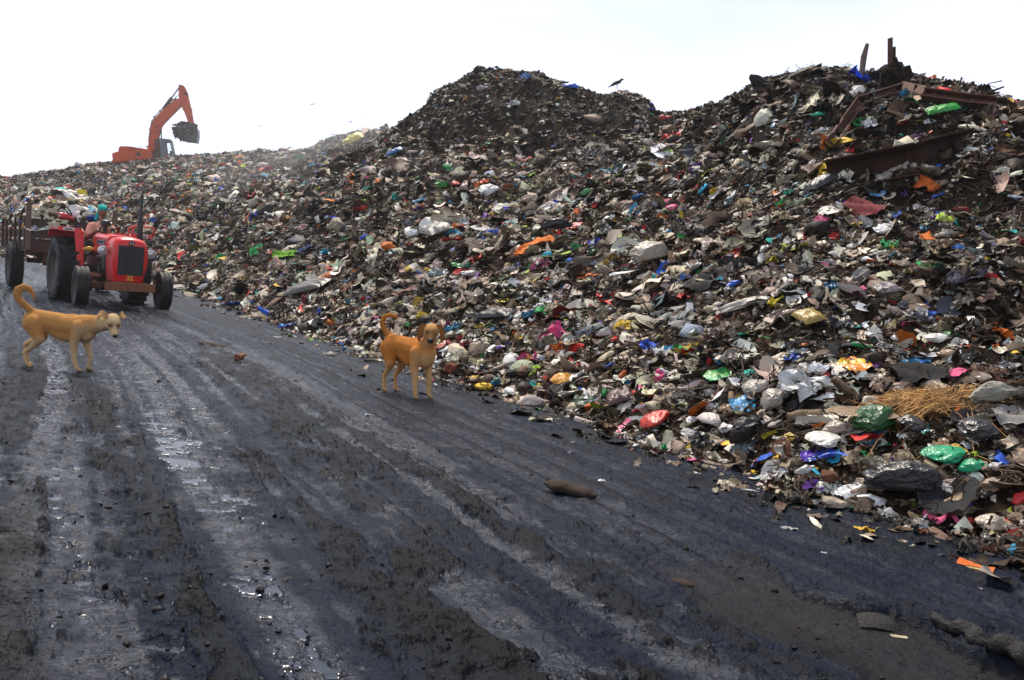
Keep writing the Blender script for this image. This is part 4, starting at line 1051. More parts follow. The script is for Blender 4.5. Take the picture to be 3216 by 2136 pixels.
# ------------------------------------------------------------------ excavator on the plateau
def build_excavator():
    Z0 = 78.0; k = 360 / 1660.0
    base = at_depth(320 + 700 * k + 8, 220 + 1290 * k + 2, Z0)
    root = empty('excavator', base); m = Z0 / F * k        # metres per unit of the drawing
    c = base - EYE; away = np.array([c[0], c[1]]) / np.hypot(c[0], c[1]); right = np.array([away[1], -away[0]])
    root.rotation_euler = Euler((0, R(-4.0), math.atan2(R0[1], R0[0]) + R(12)))
    tag(root, 'orange tracked excavator with raised arm working on top of the heap', 'excavator')
    q = lambda pts: [((x - 700) * m * 1.0, (1290 - y) * m) for x, y in pts]
    b = MB(); b.prism(q([(211, 1240), (292, 1208), (296, 1150), (360, 1138), (440, 1136), (640, 1162), (740, 1180), (740, 1300), (215, 1375)]), -1.35, 1.35)
    bd = b.build('upper_body', RUSTORANGE, root, bevel=.06)
    w = MB(); w.prism(q([(208, 1238), (300, 1206), (420, 1206), (420, 1330), (214, 1372)]), -1.42, 1.42); w.build('counterweight', RUSTORANGE, root, bevel=.08)
    v = MB(); v.box((q([(555, 1240)])[0][0], -1.36, q([(555, 1240)])[0][1]), (.30, .06, .28)); v.build('vent_panel', BLACKP, root)
    eh = MB(); eh.box((q([(360, 1160)])[0][0], -.6, q([(360, 1160)])[0][1] + .05), (.7, .8, .30)); eh.build('engine_cover', CABG, root, bevel=.03)
    bo = MB(); bo.prism(q([(640, 1250), (640, 1160), (665, 1010), (690, 880), (706, 790), (740, 725), (820, 640), (900, 560), (990, 480), (1062, 430), (1105, 425), (1120, 500), (1100, 535), (1000, 640), (880, 765), (842, 815), (825, 860), (795, 970), (770, 1080), (740, 1250)]), -.32, .32)
    bm_ = bo.build('boom', RUSTORANGE, root, bevel=.04)
    pipes = MB()
    for yy in (-.22, .22):
        pts = [(x, yy, z + .12) for x, z in q([(655, 1060), (690, 860), (712, 770), (760, 700), (900, 552), (1040, 438)])]; pipes.tube(pts, .035, 6)
    for x, z in q([(632, 1112), (678, 870), (712, 762), (745, 690), (825, 600), (985, 488)]): pipes.box((x, 0, z), (.12, .62, .10))
    pipes.build('hydraulic_pipes', DARKSTEEL, bm_)
    hs = MB(); hs.tube([(x, .1, z) for x, z in q([(1010, 445), (1040, 390), (1075, 372), (1110, 400)])], .03, 6); hs.tube([(x, -.1, z) for x, z in q([(985, 480), (1050, 415), (1090, 440)])], .03, 6); hs.build('hydraulic_hose', BLACKP, bm_)
    ar = MB(); ar.prism(q([(1092, 226), (1160, 240), (1200, 322), (1218, 420), (1252, 580), (1276, 762), (1200, 748), (1158, 620), (1112, 525), (1086, 420), (1086, 300)]), -.25, .25)
    am = ar.build('arm', RUSTORANGE, root, bevel=.03)
    cl = MB(); cl.prism(q([(1150, 345), (1195, 330), (1215, 372), (1175, 372)]), -.30, .30); cl.build('arm_fitting', DARKSTEEL, am); MB().box((q([(1243, 565)])[0][0], 0, q([(1243, 565)])[0][1]), (.14, .5, .12)).build('arm_fitting', DARKSTEEL, am)
    (x0, z0), (x1, z1), (x2, z2) = q([(862, 580), (985, 410), (1092, 258)])
    cy = MB(); cy.tube([(x0, 0, z0), (x1, 0, z1)], .15, 12); cy.build('arm_cylinder', RUST, root, True)
    rd = MB(); rd.tube([(x1, 0, z1), (x2, 0, z2)], .055, 10); cyl = rd.build('cylinder_rod', DARKSTEEL, root, True)
    (x3, z3), (x4, z4) = q([(822, 1015), (827, 850)]); ln = MB(); ln.tube([(x3, .1, z3), (x4, .1, z4)], .05, 8); ln.build('boom_cylinder_rod', DARKSTEEL, root, True)
    # cab: posts, roof, floor and panes
    cb = MB(); X = lambda x: (x - 700) * m; Zq = lambda y: (1290 - y) * m
    for yy in (-1.33, -.42):
        cb.prism(q([(840, 1020), (905, 1030), (925, 1235), (850, 1240)]), yy - .04, yy + .04)
        cb.prism(q([(970, 1030), (990, 1045), (1024, 1232), (1006, 1232)]), yy - .04, yy + .04)
        cb.prism(q([(835, 1012), (980, 1026), (996, 1050), (905, 1060), (838, 1040)]), yy - .041, yy + .041)
        cb.prism(q([(850, 1226), (1026, 1222), (1030, 1290), (850, 1290)]), yy - .042, yy + .042)
    cb.prism(q([(838, 1010), (982, 1024), (984, 1036), (838, 1024)]), -1.36, -.39)
    cbo = cb.build('cab', CABG, root)
    rp = MB(); rp.prism(q([(775, 1025), (842, 1020), (852, 1290), (760, 1290)]), -1.34, -.42); rp.build('cab_rear', RUST, root)
    st = MB(); st.prism(q([(960, 1180), (985, 1178), (998, 1225), (965, 1228)]), -1.0, -.7); st.build('cab_seat', BLACKP, root)
    gl = MB(); 
    for yy in (-1.33, -.42): gl.prism(q([(905, 1060), (972, 1052), (1008, 1226), (925, 1228)]), yy - .006, yy + .006)
    gl.build('window', GLASS, cbo)
    # bucket with a load of rotted waste
    bk = MB(); arc = q([(1335, 850), (1338, 930), (1318, 1035), (1180, 1020), (1085, 1000), (1030, 960), (1050, 975), (1092, 985), (1180, 1003), (1302, 1015), (1320, 930), (1318, 850)])
    bk.prism(arc, -.65, .65)
    for yy in (-.66, .66): bk.prism(q([(1330, 850), (1334, 930), (1314, 1030), (1180, 1014), (1085, 994), (1030, 950), (1120, 880), (1240, 800)]), yy - .02, yy + .02)
    for j in range(5): bk.box((q([(1022, 952)])[0][0], -.55 + j * .275, q([(1022, 952)])[0][1]), (.24, .10, .06), (0, R(-20), 0))
    bko = bk.build('bucket', DARKSTEEL, root)
    lk = MB(); (xa, za), (xb, zb_) = q([(1210, 700), (1300, 830)]); lk.tube([(xa, 0, za), (xb, 0, zb_)], .10, 8); lk.build('bucket_link', DARKSTEEL, root)
    # undercarriage behind the crest
    tk = MB()
    for yy in (-1.0, 1.0):
        tk = MB(); pts = []; L2, r2 = 1.7, .42
        for a in range(9): t = -math.pi / 2 + math.pi * a / 8; pts.append((L2 + r2 * math.cos(t), -1.0 + r2 * math.sin(t)))
        for a in range(9): t = math.pi / 2 + math.pi * a / 8; pts.append((-L2 + r2 * math.cos(t), -1.0 + r2 * math.sin(t)))
        tk.prism([(x - .6, z) for x, z in pts], yy - .28, yy + .28); tk.build('track', DARKSTEEL, root)
    bpy.context.view_layer.update()
    # waste hanging in the bucket: rests in the bucket, a thing of its own
    lumps = MB()
    for (x, y, r_) in [(1130, 830, 105), (1220, 850, 95), (1060, 880, 75), (1180, 900, 110), (1280, 840, 55), (1010, 850, 38), (1100, 930, 70), (1250, 930, 60), (1290, 790, 34), (1150, 770, 42)]:
        v, f = ICO[3]; sd_ = int(x + y); vv = v * (0.85 + .35 * n3(v, 1.6, sd_) + .25 * n3(v, 4, sd_))[:, None]
        (cx, czv), = q([(x, y)]); lumps.add([(cx + p[0] * r_ * m, p[1] * .92, czv + p[2] * r_ * m * .85) for p in vv], [tuple(t) for t in f])
    for i in range(46):
        a = random.uniform(0, 6.28); (cx, czv), = q([(1150 + 150 * math.cos(a), 870 + 95 * math.sin(a))]); ln_ = random.uniform(.15, .55)
        dx = random.uniform(-.3, .3) if math.sin(a) < .3 else random.uniform(-.1, .1); dz = -ln_ if math.sin(a) > -.2 else random.uniform(-.2, .25)
        yy = random.uniform(-.9, .2); lumps.tube([(cx, yy, czv), (cx + dx * .5, yy, czv + dz * .6), (cx + dx, yy, czv + dz)], [.09, .06, .015], 5)
    lo = lumps.build('waste_load', hill.data.materials[0], None, False); lo.matrix_world = root.matrix_world.copy()
    tag(lo, 'clump of dark rotted waste hanging in the raised excavator bucket', 'waste clump')
    g = np.random.default_rng(8); n = 420; a = g.uniform(0, 6.28, n); rr = np.sqrt(g.random(n)); px_ = 1165 + 140 * rr * np.cos(a); py_ = 865 + 95 * rr * np.sin(a)
    pos = np.stack([(px_ - 700) * m, -.88 * np.sqrt(np.clip(1 - rr ** 2, .05, 1)), (1290 - py_) * m], -1)
    ki, kn = pick_kind(n, g, dict(sheet=30, flake=30, fibre=20, bag=8)); nn = np.stack([rr * np.cos(a), -np.ones(n), -rr * np.sin(a) + .4], -1)
    so = scatter('waste_pieces', pos, nn / np.linalg.norm(nn, axis=1, keepdims=True), g.uniform(.07, .2, n), ki, pick_colours(n, g, np.full(n, .08)) * .6, g, .4); so.parent = lo
    return root
def glass_mat():
    m, nt, p = new_mat('cab_glass'); p.inputs['Base Color'].default_value = (0.9, 0.93, 0.95, 1); p.inputs['Roughness'].default_value = 0.02; p.inputs['Transmission Weight'].default_value = 1.0; p.inputs['IOR'].default_value = 1.05
    return m
GLASS = glass_mat()
build_excavator()
# ================================================================== ANIMALS
FUR = attr_mat('short_fur', 0.92, 0.12, 0.55, 130, 0.35, 0.0)
NOSE = simple_mat('black_nose', (0.010, 0.009, 0.009), 0.35, 0, (0.02, 0.02, 0.02), 0.2, 60, 0.1)
EYE_M = simple_mat('dark_eye', (0.012, 0.006, 0.004), 0.08, 0, (0.01, 0.01, 0.01), 0.1, 60, 0.0)
def hair_mat():
    m, nt, p = new_mat('fur_hair'); a = N(nt, 'ShaderNodeAttribute', attribute_name='fur').outputs['Color']
    nt.links.new(a, p.inputs['Base Color']); p.inputs['Roughness'].default_value = 0.8; p.inputs['Specular IOR Level'].default_value = 0.15; return m
HAIRM = hair_mat()
def fur_coat(root, body, seed):
    """short hairs lying back along the coat"""
    me = body.data; nv = len(me.vertices); co = np.zeros(nv * 3); me.vertices.foreach_get('co', co); co = co.reshape(-1, 3)
    no = np.zeros(nv * 3); me.vertices.foreach_get('normal', no); no = no.reshape(-1, 3)
    cl = np.zeros(nv * 4); me.attributes['fur'].data.foreach_get('color', cl); cl = cl.reshape(-1, 4)
    g = np.random.default_rng(7 + len(root.name)); n = 15000; i = g.integers(0, nv, n); pz = co[i]; nn = no[i]
    back = np.tile(np.array([[-1.0, 0, -.55]]), (n, 1)) + g.normal(0, .35, (n, 3)); back -= nn * (back * nn).sum(1, keepdims=True); back /= np.linalg.norm(back, axis=1, keepdims=True)
    sd_ = np.cross(nn, back); L = g.uniform(.006, .014, n)[:, None]; w = g.uniform(.0009, .0018, n)[:, None]
    base = pz + g.normal(0, .003, (n, 3)) - nn * .002
    V = np.stack([base + sd_ * w, base - sd_ * w, base + back * L + nn * L * .38], 1).reshape(-1, 3)
    m = np_mesh('fur', V, np.arange(n * 3).reshape(-1, 3), False)
    c = np.clip(cl[i, :3] * np.exp(g.normal(0, .26, (n, 1))) * (1 + .35 * fbm(pz[:, 0] * 14, pz[:, 2] * 14, 88, 2)[:, None]), 0, .9)
    a = m.attributes.new('fur', 'FLOAT_COLOR', 'POINT'); a.data.foreach_set('color', np.repeat(np.concatenate([c, np.ones((n, 1))], 1), 3, 0).astype(np.float32).ravel())
    o = link_mesh('fur', m, HAIRM, root); tag(o, kind='stuff')
def dog(px, py, phi, pose, label, base_col):
    g0, Z = surf(px, py)
    root = empty('dog', (g0[0], g0[1], ground_z(g0[0], g0[1])))
    away = np.array([g0[0], g0[1]]); away /= np.hypot(*away); right = np.array([away[1], -away[0]])
    hd = right * math.cos(phi) - away * math.sin(phi)
    root.rotation_euler = (0, 0, math.atan2(hd[1], hd[0])); tag(root, label, 'dog', 'tan dogs standing on the muddy road')
    cph, sph = math.cos(phi), math.sin(phi)
    P = []
    for a in pose['body']: P.append(a)
    for leg in pose['legs']:
        for i in range(len(leg) - 1):
            P.append((leg[i][:3], leg[i + 1][:3], leg[i][3], leg[i + 1][3]))
        t = leg[-1]; P.append(('e', (t[0] + .012, t[1], max(t[2] - .004, .015)), (.036, .024, .017)))
        for dy in (-.014, 0, .014): P.append(('e', (t[0] + .040 - abs(dy) * .5, t[1] + dy, .013), (.014, .0085, .011)))
    zs = []
    for leg in pose['legs']:
        t = leg[-1]; wx = g0[0] + hd[0] * t[0] - hd[1] * t[1]; wy = g0[1] + hd[1] * t[0] + hd[0] * t[1]; zs.append(ground_z(wx, wy))
    root.location.z = (sum(zs) / 4 + min(zs)) / 2 - .006
    tail = [(x * cph + x0, y0 + x * sph, z) for x, z, x0, y0 in pose['tail']]
    trs = pose['tail_r']
    for i in range(len(tail) - 1): P.append((tail[i], tail[i + 1], trs[i], trs[i + 1]))
    # head
    hc = Vector(pose['head']); fd = Vector(pose['face']).normalized(); upv = Vector((0, 0, 1)); upv = (upv - fd * upv.dot(fd)).normalized(); sdv = upv.cross(fd)
    HS = pose.get('hs', 1.12)
    def hp(f, s, u): return tuple(hc + (fd * f + sdv * s + upv * u) * HS)
    hm = Matrix((fd, sdv, upv)).transposed(); he = hm.to_euler()
    P += [('e', hp(0, 0, .004), (.086, .070, .066), he), ('e', hp(.03, 0, .018), (.055, .050, .042), he), (hp(.03, 0, -.014), hp(.135, 0, -.034), .050, .034), (hp(.03, 0, -.040), hp(.120, 0, -.056), .036, .022),
          ('e', hp(.015, .040, -.022), (.045, .026, .034), he), ('e', hp(.015, -.040, -.022), (.045, .026, .034), he), ('e', hp(.058, .030, .024), (.022, .016, .011), he), ('e', hp(.058, -.030, .024), (.022, .016, .011), he)]
    hcn = np.array(hc); fdn = np.array(fd); upn = np.array(upv)
    def colour(v):
        base = np.array(base_col); pale = np.array(pose['pale'])
        c = np.tile(base[None], (len(v), 1)); rel = v - hcn; f = rel @ fdn; d = np.linalg.norm(rel, axis=1); u = rel @ upn
        def mix(c, col, w): return c * (1 - w[:, None]) + np.asarray(col)[None] * w[:, None]
        c = mix(c, base * .72, 0.55 * sstep(.50, .56, v[:, 2]) * (d > .17))                   # darker saddle
        c = mix(c, pale, 0.75 * sstep(.36, .24, v[:, 2]) * 0.9)                        # legs and underside
        c = mix(c, pale, 0.7 * sstep(.30, .50, v[:, 0]) * sstep(.50, .40, v[:, 2]))      # chest
        c = mix(c, pale, pose.get('headpale', .6) * sstep(.20, .09, d))
        c = mix(c, np.array([0.05, 0.032, 0.022]), pose.get('muzzle', .2) * sstep(.06, .12, f) * (d < .20))
        c = mix(c, np.array([0.02, 0.013, 0.01]), .85 * sstep(.05, .10, f) * sstep(-.05, -.066, u) * (d < .19))   # lips
        c = mix(c, base * .40, .65 * sstep(.045, .022, np.minimum(np.linalg.norm(v - np.array(hp(.072, .033, .010)), axis=1), np.linalg.norm(v - np.array(hp(.072, -.033, .010)), axis=1))))
        c = mix(c, np.array([0.06, 0.045, 0.035]), .75 * sstep(.05, .015, v[:, 2]))       # muddy paws
        return c
    body = link_mesh('body', capsule_mesh(P, .0075, 14, colour, 'dog_body'), FUR, root)
    fur_coat(root, body, hash(label) % 97)
    nb = MB(); v, f = ICO[2]; nb.add([Vector(hp(.163, 0, -.024)) + hm @ Vector((p[0] * .019, p[1] * .025, p[2] * .019)) for p in v], [tuple(t) for t in f]); nb.build('nose', NOSE, root, True)
    for s_ in (-1, 1):
        eb = MB(); eb.add([Vector(hp(.0715, s_ * .033, .012)) + hm @ Vector((p[0] * .0105, p[1] * .0125, p[2] * .0100)) for p in v], [tuple(t) for t in f]); eb.build('eye', EYE_M, root, True)
        pts, rad = pose['ears']; em = MB(); secs = []
        ring = [Vector(hp(q[0], s_ * q[1], q[2])) for q in pts]
        nrm = (sdv * s_ + upv * pose.get('earup', .15) + fd * pose.get('earfwd', 0)).normalized()
        for i, q in enumerate(ring):
            d_ = (ring[min(i + 1, len(ring) - 1)] - ring[max(i - 1, 0)]).normalized(); wv_ = d_.cross(nrm).normalized(); nv_ = wv_.cross(d_)
            secs.append([q + wv_ * (rad[i] * math.cos(t)) + nv_ * (.0065 * math.sin(t) + .010 * math.cos(t) ** 2) for t in np.linspace(0, 2 * math.pi, 10, endpoint=False)])
        em.loft(secs); eo = em.build('ear', FUR, root, True, angle=80); ec = eo.data.attributes.new('fur', 'FLOAT_COLOR', 'POINT'); ec.data.foreach_set('color', [*pose['ear'], 1] * len(eo.data.vertices))
    if pose.get('collar'): pass
    return root

def e_(c, r, rot=(0, 0, 0)): return ('e', c, r, rot)
tan1 = (0.62, 0.300, 0.100); tan2 = (0.62, 0.235, 0.058)
D1 = dict(
    body=[e_((.0, 0, .455), (.125, .082, .108)), e_((-.035, 0, .47), (.075, .075, .085)), ((.0, 0, .475), (.22, 0, .445), .086, .098), e_((.33, 0, .405), (.185, .088, .138)), ((.22, 0, .435), (.44, 0, .42), .10, .112), e_((.47, 0, .40), (.095, .080, .115)), ((.44, 0, .440), (.56, 0, .460), .108, .084), ((.56, 0, .460), (.69, -.02, .478), .084, .062),
          ((.10, 0, .40), (.26, 0, .35), .055, .075)],
    legs=[[(.0, -.065, .43, 0.0920), (.070, -.075, .295, 0.0516), (.0, -.07, .215, 0.0292), (-.068, -.07, .155, 0.0211), (-.050, -.07, .075, 0.0185), (-.030, -.07, .030, 0.0194)],
          [(-.01, .06, .43, 0.0900), (.015, .07, .305, 0.0516), (-.06, .065, .26, 0.0292), (-.145, .065, .215, 0.0202), (-.125, .065, .12, 0.0176), (-.105, .065, .030, 0.0185)],
          [(.44, -.065, .43, 0.0720), (.395, -.072, .30, 0.0413), (.392, -.07, .21, 0.0284), (.398, -.07, .125, 0.0229), (.418, -.07, .050, 0.0194), (.440, -.07, .022, 0.0194)],
          [(.46, .06, .43, 0.0680), (.43, .07, .29, 0.0396), (.462, .07, .20, 0.0267), (.485, .07, .125, 0.0220), (.472, .07, .055, 0.0185), (.455, .07, .022, 0.0194)]],
    tail=[(-.045, .545, 0, 0), (-.10, .592, 0, 0), (-.148, .640, 0, 0), (-.172, .690, 0, 0), (-.160, .738, 0, 0), (-.118, .764, 0, 0), (-.072, .752, 0, 0), (-.040, .710, 0, 0), (-.022, .655, 0, 0)],
    tail_r=[.034, .031, .031, .033, .035, .033, .028, .019, .007],
    head=(.735, -.045, .500), face=(.48, -.66, -.52), pale=(0.70, 0.50, 0.28), headpale=.95, earup=.9, muzzle=.0, ear=(0.50, 0.28, 0.12),
    ears=([(.004, .050, .044), (-.030, .072, .046), (-.065, .086, .030), (-.098, .090, .004), (-.122, .088, -.022)], [.022, .034, .034, .024, .006]))
D2 = dict(
    body=[e_((.0, 0, .462), (.125, .088, .105)), e_((-.04, 0, .47), (.078, .080, .092)), ((.0, 0, .475), (.20, 0, .462), .085, .094), e_((.31, 0, .425), (.18, .092, .138)), ((.22, 0, .452), (.42, 0, .445), .095, .108), e_((.45, 0, .420), (.095, .092, .130)), ((.42, 0, .47), (.50, -.01, .545), .090, .066), ((.50, -.01, .545), (.520, -.02, .615), .066, .054),
          ((.10, 0, .405), (.26, 0, .36), .055, .078)],
    legs=[[(.0, -.062, .43, 0.0900), (.055, -.075, .300, 0.0516), (.015, -.07, .225, 0.0292), (-.035, -.07, .165, 0.0211), (-.030, -.07, .080, 0.0185), (-.02, -.07, .025, 0.0194)],
          [(.01, .062, .43, 0.0880), (.060, .075, .300, 0.0499), (.015, .07, .225, 0.0284), (-.040, .07, .165, 0.0202), (-.035, .07, .080, 0.0176), (-.022, .07, .025, 0.0194)],
          [(.42, -.070, .43, 0.0720), (.400, -.085, .30, 0.0430), (.425, -.085, .20, 0.0292), (.432, -.085, .12, 0.0238), (.440, -.085, .045, 0.0194), (.450, -.085, .022, 0.0194)],
          [(.42, .070, .43, 0.0700), (.400, .085, .30, 0.0413), (.425, .085, .20, 0.0284), (.432, .085, .12, 0.0229), (.440, .085, .045, 0.0194), (.450, .085, .022, 0.0194)]],
    tail=[(-.0, .53, -.06, 0), (-.035, .565, -.06, 0), (-.075, .615, -.06, 0), (-.090, .670, -.06, 0), (-.068, .720, -.06, 0), (-.015, .742, -.06, 0), (.040, .728, -.06, 0), (.072, .706, -.06, 0)],
    tail_r=[.030, .028, .025, .024, .023, .022, .017, .007],
    head=(.545, -.035, .645), face=(.70, -.62, -.30), pale=(0.70, 0.44, 0.20), headpale=.62, hs=1.0, earfwd=1.0, muzzle=.7, ear=(0.33, 0.13, 0.04),
    ears=([(-.006, .046, .050), (-.010, .072, .042), (-.006, .090, .008), (.000, .098, -.040), (.006, .098, -.082), (.008, .094, -.105)], [.016, .026, .032, .030, .020, .007]))
dog(112, 1158, R(29), D1, 'tan dog with curled tail and lowered head walking in front of the tractor', tan1)
dog(1229, 1232, R(50), D2, 'orange tan dog standing at the edge of the heap looking at the camera', tan2)

# birds
FEATH = simple_mat('black_feathers', (0.012, 0.012, 0.014), 0.5, 0, (0.03, 0.03, 0.035), 0.4, 20, 0.2)
def crow():
    (p, Z) = surf(1936, 296); p2 = at_depth(1935, 282, Z - .25); root = empty('crow', (p2[0], p2[1], float(heap(p2[0], p2[1])) ))
    top = at_depth(1935, 281, Z - .25); root.location = top
    away = np.array([top[0], top[1]]); away /= np.hypot(*away); right = np.array([away[1], -away[0]]); root.rotation_euler = (0, 0, math.atan2(right[1], right[0]))
    tag(root, 'black crow perched on the shoulder of the central mound', 'crow')
    P = [((-.10, 0, .17), (.09, 0, .26), .045, .062), ((.09, 0, .26), (.15, 0, .325), .05, .042), e_((.165, 0, .34), (.05, .040, .042)), ((.20, 0, .338), (.265, 0, .325), .018, .005), ((-.10, 0, .165), (-.27, 0, .06), .04, .014),
         e_((-.05, .045, .20), (.16, .016, .05), (0, R(-32), 0)), e_((-.05, -.045, .20), (.16, .016, .05), (0, R(-32), 0)), ((.02, .03, .17), (.03, .035, .02), .016, .008), ((.02, -.03, .17), (.03, -.035, .02), .016, .008), ((.03, .035, .012), (.07, .035, .01), .008, .006), ((.03, -.035, .012), (.07, -.035, .01), .008, .006)]
    link_mesh('body', capsule_mesh(P, .009, 2), FEATH, root)
crow()
def flier(px, py, Z, size, roll, yaw, label):
    loc = at_depth(px, py, Z)
    P = [((-.5, 0, 0), (.45, 0, .03), .05, .075), ((.45, 0, .03), (.62, 0, .03), .06, .01), ((-.5, 0, 0), (-.8, 0, -.02), .05, .02)]
    for s_ in (-1, 1): P += [((.1, s_ * .08, .02), (.15, s_ * .55, .20), .07, .05), ((.15, s_ * .55, .20), (-.15, s_ * 1.15, .06), .05, .012)]
    o = link_mesh('flying_bird', capsule_mesh(P, .03, 1), FEATH); o.location = loc; o.scale = (size,) * 3; o.rotation_euler = (R(roll), 0, R(yaw))
    tag(o, label, 'bird', 'birds flying over the heap')
flier(983, 328, 120, .60, 25, -70, 'topmost dark bird gliding in the white sky')
flier(815, 397, 130, .52, 6, -20, 'thin dark bird gliding low between the excavator and the mounds')
flier(1100, 383, 125, .56, -30, 10, 'dark bird with raised wings just above the yellow sack')
flier(1145, 374, 150, .40, 5, -20, 'faint tiny bird beside the foot of the central mound')
flier(441, 461, 85, .30, 10, 0, 'small dark bird flying above the excavator body')

# ================================================================== STEEL AND WOOD ON THE RIGHT-HAND MOUND
def beam(name, pts, w, h, mat, label, cat, flange=True, lift=0.0, group=None, extra=None):
    """a bent steel channel following points on the ground"""
    P3 = []
    for q in pts:
        s, Z = surf(q[0], q[1]); P3.append(Vector(s) + Vector((0, 0, lift + (q[2] if len(q) > 2 else 0))))
    o0 = P3[0].copy(); root = empty(name, o0); tag(root, label, cat, group)
    toc = Vector((-SP, -CP, 0.25)).normalized()
    for i in range(len(P3) - 1):
        a, b = P3[i] - o0, P3[i + 1] - o0; d = (b - a).normalized(); a = a - d * .04; b = b + d * .04
        n = (toc - d * toc.dot(d)).normalized(); u = d.cross(n).normalized()
        if u.z < 0: u = -u
        mb = MB()
        def slab(ou, on, su, sn):
            c = [a + u * (ou + i_ * su / 2) + n * (on + j_ * sn / 2) for i_, j_ in ((-1, -1), (1, -1), (1, 1), (-1, 1))]; c2 = [p + (b - a) for p in c]; mb.add(c + c2, [(0, 1, 2, 3), (7, 6, 5, 4), (0, 4, 5, 1), (1, 5, 6, 2), (2, 6, 7, 3), (3, 7, 4, 0)])
        slab(0, 0, h, .02)
        if flange: slab(h / 2 + .0, w / 2 - .02, .022, w); slab(-h / 2, w / 2 - .02, .022, w)
        mb.build('beam_length', mat, root, bevel=.004)
    return root
beam('bent_girder', [(2605, 478), (2640, 425), (2692, 352), (2832, 303), (2905, 330), (3030, 348), (3110, 356)], .13, .12, RUST, 'bent rusty steel frame lying across the crest of the far mound', 'girder', lift=.11)
beam('steel_beam', [(2612, 575), (2740, 552), (2870, 522, -.02), (2960, 488, -.05), (3030, 458, -.10)], .24, .36, RUST, 'long dark rusty girder half buried below the bent steel frame', 'steel beam', lift=.03)
RUST_DARK = simple_mat('dark_burnt_rust', (0.045, 0.017, 0.011), 0.85, 0.1, (0.014, 0.008, 0.006), 0.9, 4, 0.4, 0.2)
for ch in [o for o in COL.objects if o.parent and o.parent.name == 'steel_beam']: ch.data.materials[0] = RUST_DARK
def post(px, py_b, py_t, px_t, prof, name, mat, label, cat):
    s, Z = surf(px, py_b); top = at_depth(px_t, py_t, Z); root = empty(name, s); tag(root, label, cat)
    a = Vector((0, 0, -.35)); b = Vector(top - s)
    mb = MB()
    if prof == 'L':
        d = (b - a).normalized(); u = d.cross(Vector((0, 1, 0))).normalized(); n = u.cross(d)
        for (ou, on, su, sn, sh) in ((0, 0, .085, .015, 0), (-.038, -.045, .015, .08, .14), (.038, -.045, .015, .08, .0)):
            c = [a + u * (ou + i_ * su / 2) + n * (on + j_ * sn / 2) for i_, j_ in ((-1, -1), (1, -1), (1, 1), (-1, 1))]; c2 = [p + (b - a) - d * sh for p in c]
            mb.add(c + c2, [(0, 1, 2, 3), (7, 6, 5, 4), (0, 4, 5, 1), (1, 5, 6, 2), (2, 6, 7, 3), (3, 7, 4, 0)])
        mb.build('post', mat, root)
    else:
        m = (a + b) / 2 + Vector((.03, 0, .0)); mb.tube([a, a.lerp(b, .3) + Vector((-.02, 0, 0)), m, a.lerp(b, .75) + Vector((-.01, 0, 0)), b], [.055, .05, .045, .05, .03], 8); mb.build('branch', mat, root, True)
    return root, s, Z
post(2800, 262, 122, 2794, 'L', 'steel_post', RUST, 'upright rusty steel channel post standing on the far mound', 'post')
post(2690, 240, 138, 2724, 'B', 'wooden_stake', WOODM, 'slanting wooden stake stuck in the top of the far mound', 'stake')
s_, Z_ = surf(2808, 262)
mv = MB(); v, f = ICO[3]
mv.add([(p[0] * .26, p[1] * .26, p[2] * .34 + .05) for p in v * (0.9 + .5 * n3(v, 2.2, 3) + .3 * n3(v, 5, 4))[:, None]], [tuple(t) for t in f])
o = mv.build('waste_clump', hill.data.materials[0]); o.location = s_; tag(o, 'dark clump of waste packed round the foot of the steel post', 'waste clump')
# ================================================================== SINGLE PIECES OF REFUSE
BAGS = [tri_mesh('crumpled_bag', bag_shape(1000 + k, 3, [.45, .6, .38, .52][k % 4], .52, k % 3 == 1), True, 26) for k in range(14)]
SHEETS = [tri_mesh('torn_sheet', sheet_shape(1100 + k, 12, 9, [.55, .75, .65][k % 3], .42, .7, .10), k % 2 == 0) for k in range(12)]
FLAT = [tri_mesh('flat_piece', sheet_shape(1200 + k, 6, 5, [.6, .75, .9][k % 3], .14, .35, .12), False) for k in range(8)]
def hero_shape(seed, flat=.55, knot=False):
    """a filled bin bag: full, soft, with fine pleats drawn towards its tied neck"""
    g = np.random.default_rng(seed); v, f = ICO[4]; v = v.copy()
    rad = .86 + .22 * n3(v, .9, seed) + .20 * (1 - 2 * np.abs(n3(v, 2.0, seed + 3))) + .11 * (1 - 2 * np.abs(n3(v * np.array([.6, 2.2, 2.2]), 2.6, seed + 9)))
    th = np.arctan2(v[:, 2], v[:, 1]); k = sstep(.15, .95, v[:, 0]) if knot else 0 * th
    rad = rad * (1 + .10 * k * np.sin(th * 11 + seed))
    for _ in range(4):
        d = g.normal(size=3); d /= np.linalg.norm(d); q = g.uniform(.55, .8); dd = v @ d * rad; rad = np.where(dd > q, rad * (q + (dd - q) * .2) / np.maximum(dd, 1e-3), rad)
    v = v * rad[:, None]; v[:, 1] *= g.uniform(.62, .8); v[:, 2] *= flat
    if knot:
        v[:, 1] *= 1 - .72 * k; v[:, 2] *= 1 - .6 * k; k2 = sstep(.82, 1.0, v[:, 0]); v[:, 1] *= 1 + 2.4 * k2; v[:, 2] *= 1 + 1.6 * k2
    v[:, 2] = np.maximum(v[:, 2], -.28); m = np.abs(v[:, 0]).max(); return v / m, f
HEROES = [tri_mesh('filled_bag', hero_shape(1800 + k, [.42, .52, .38][k % 3], k % 2 == 0), True, 40) for k in range(6)]
STRIPS = [tri_mesh('long_strip', strip_shape(1300 + k, 14, .15)) for k in range(6)]
CRUMP = [tri_mesh('crushed_film', crumple_shape(1450 + k, 14, 12), True, 40) for k in range(8)]
BAGS = [m for pair in zip(BAGS, CRUMP + CRUMP) for m in pair]
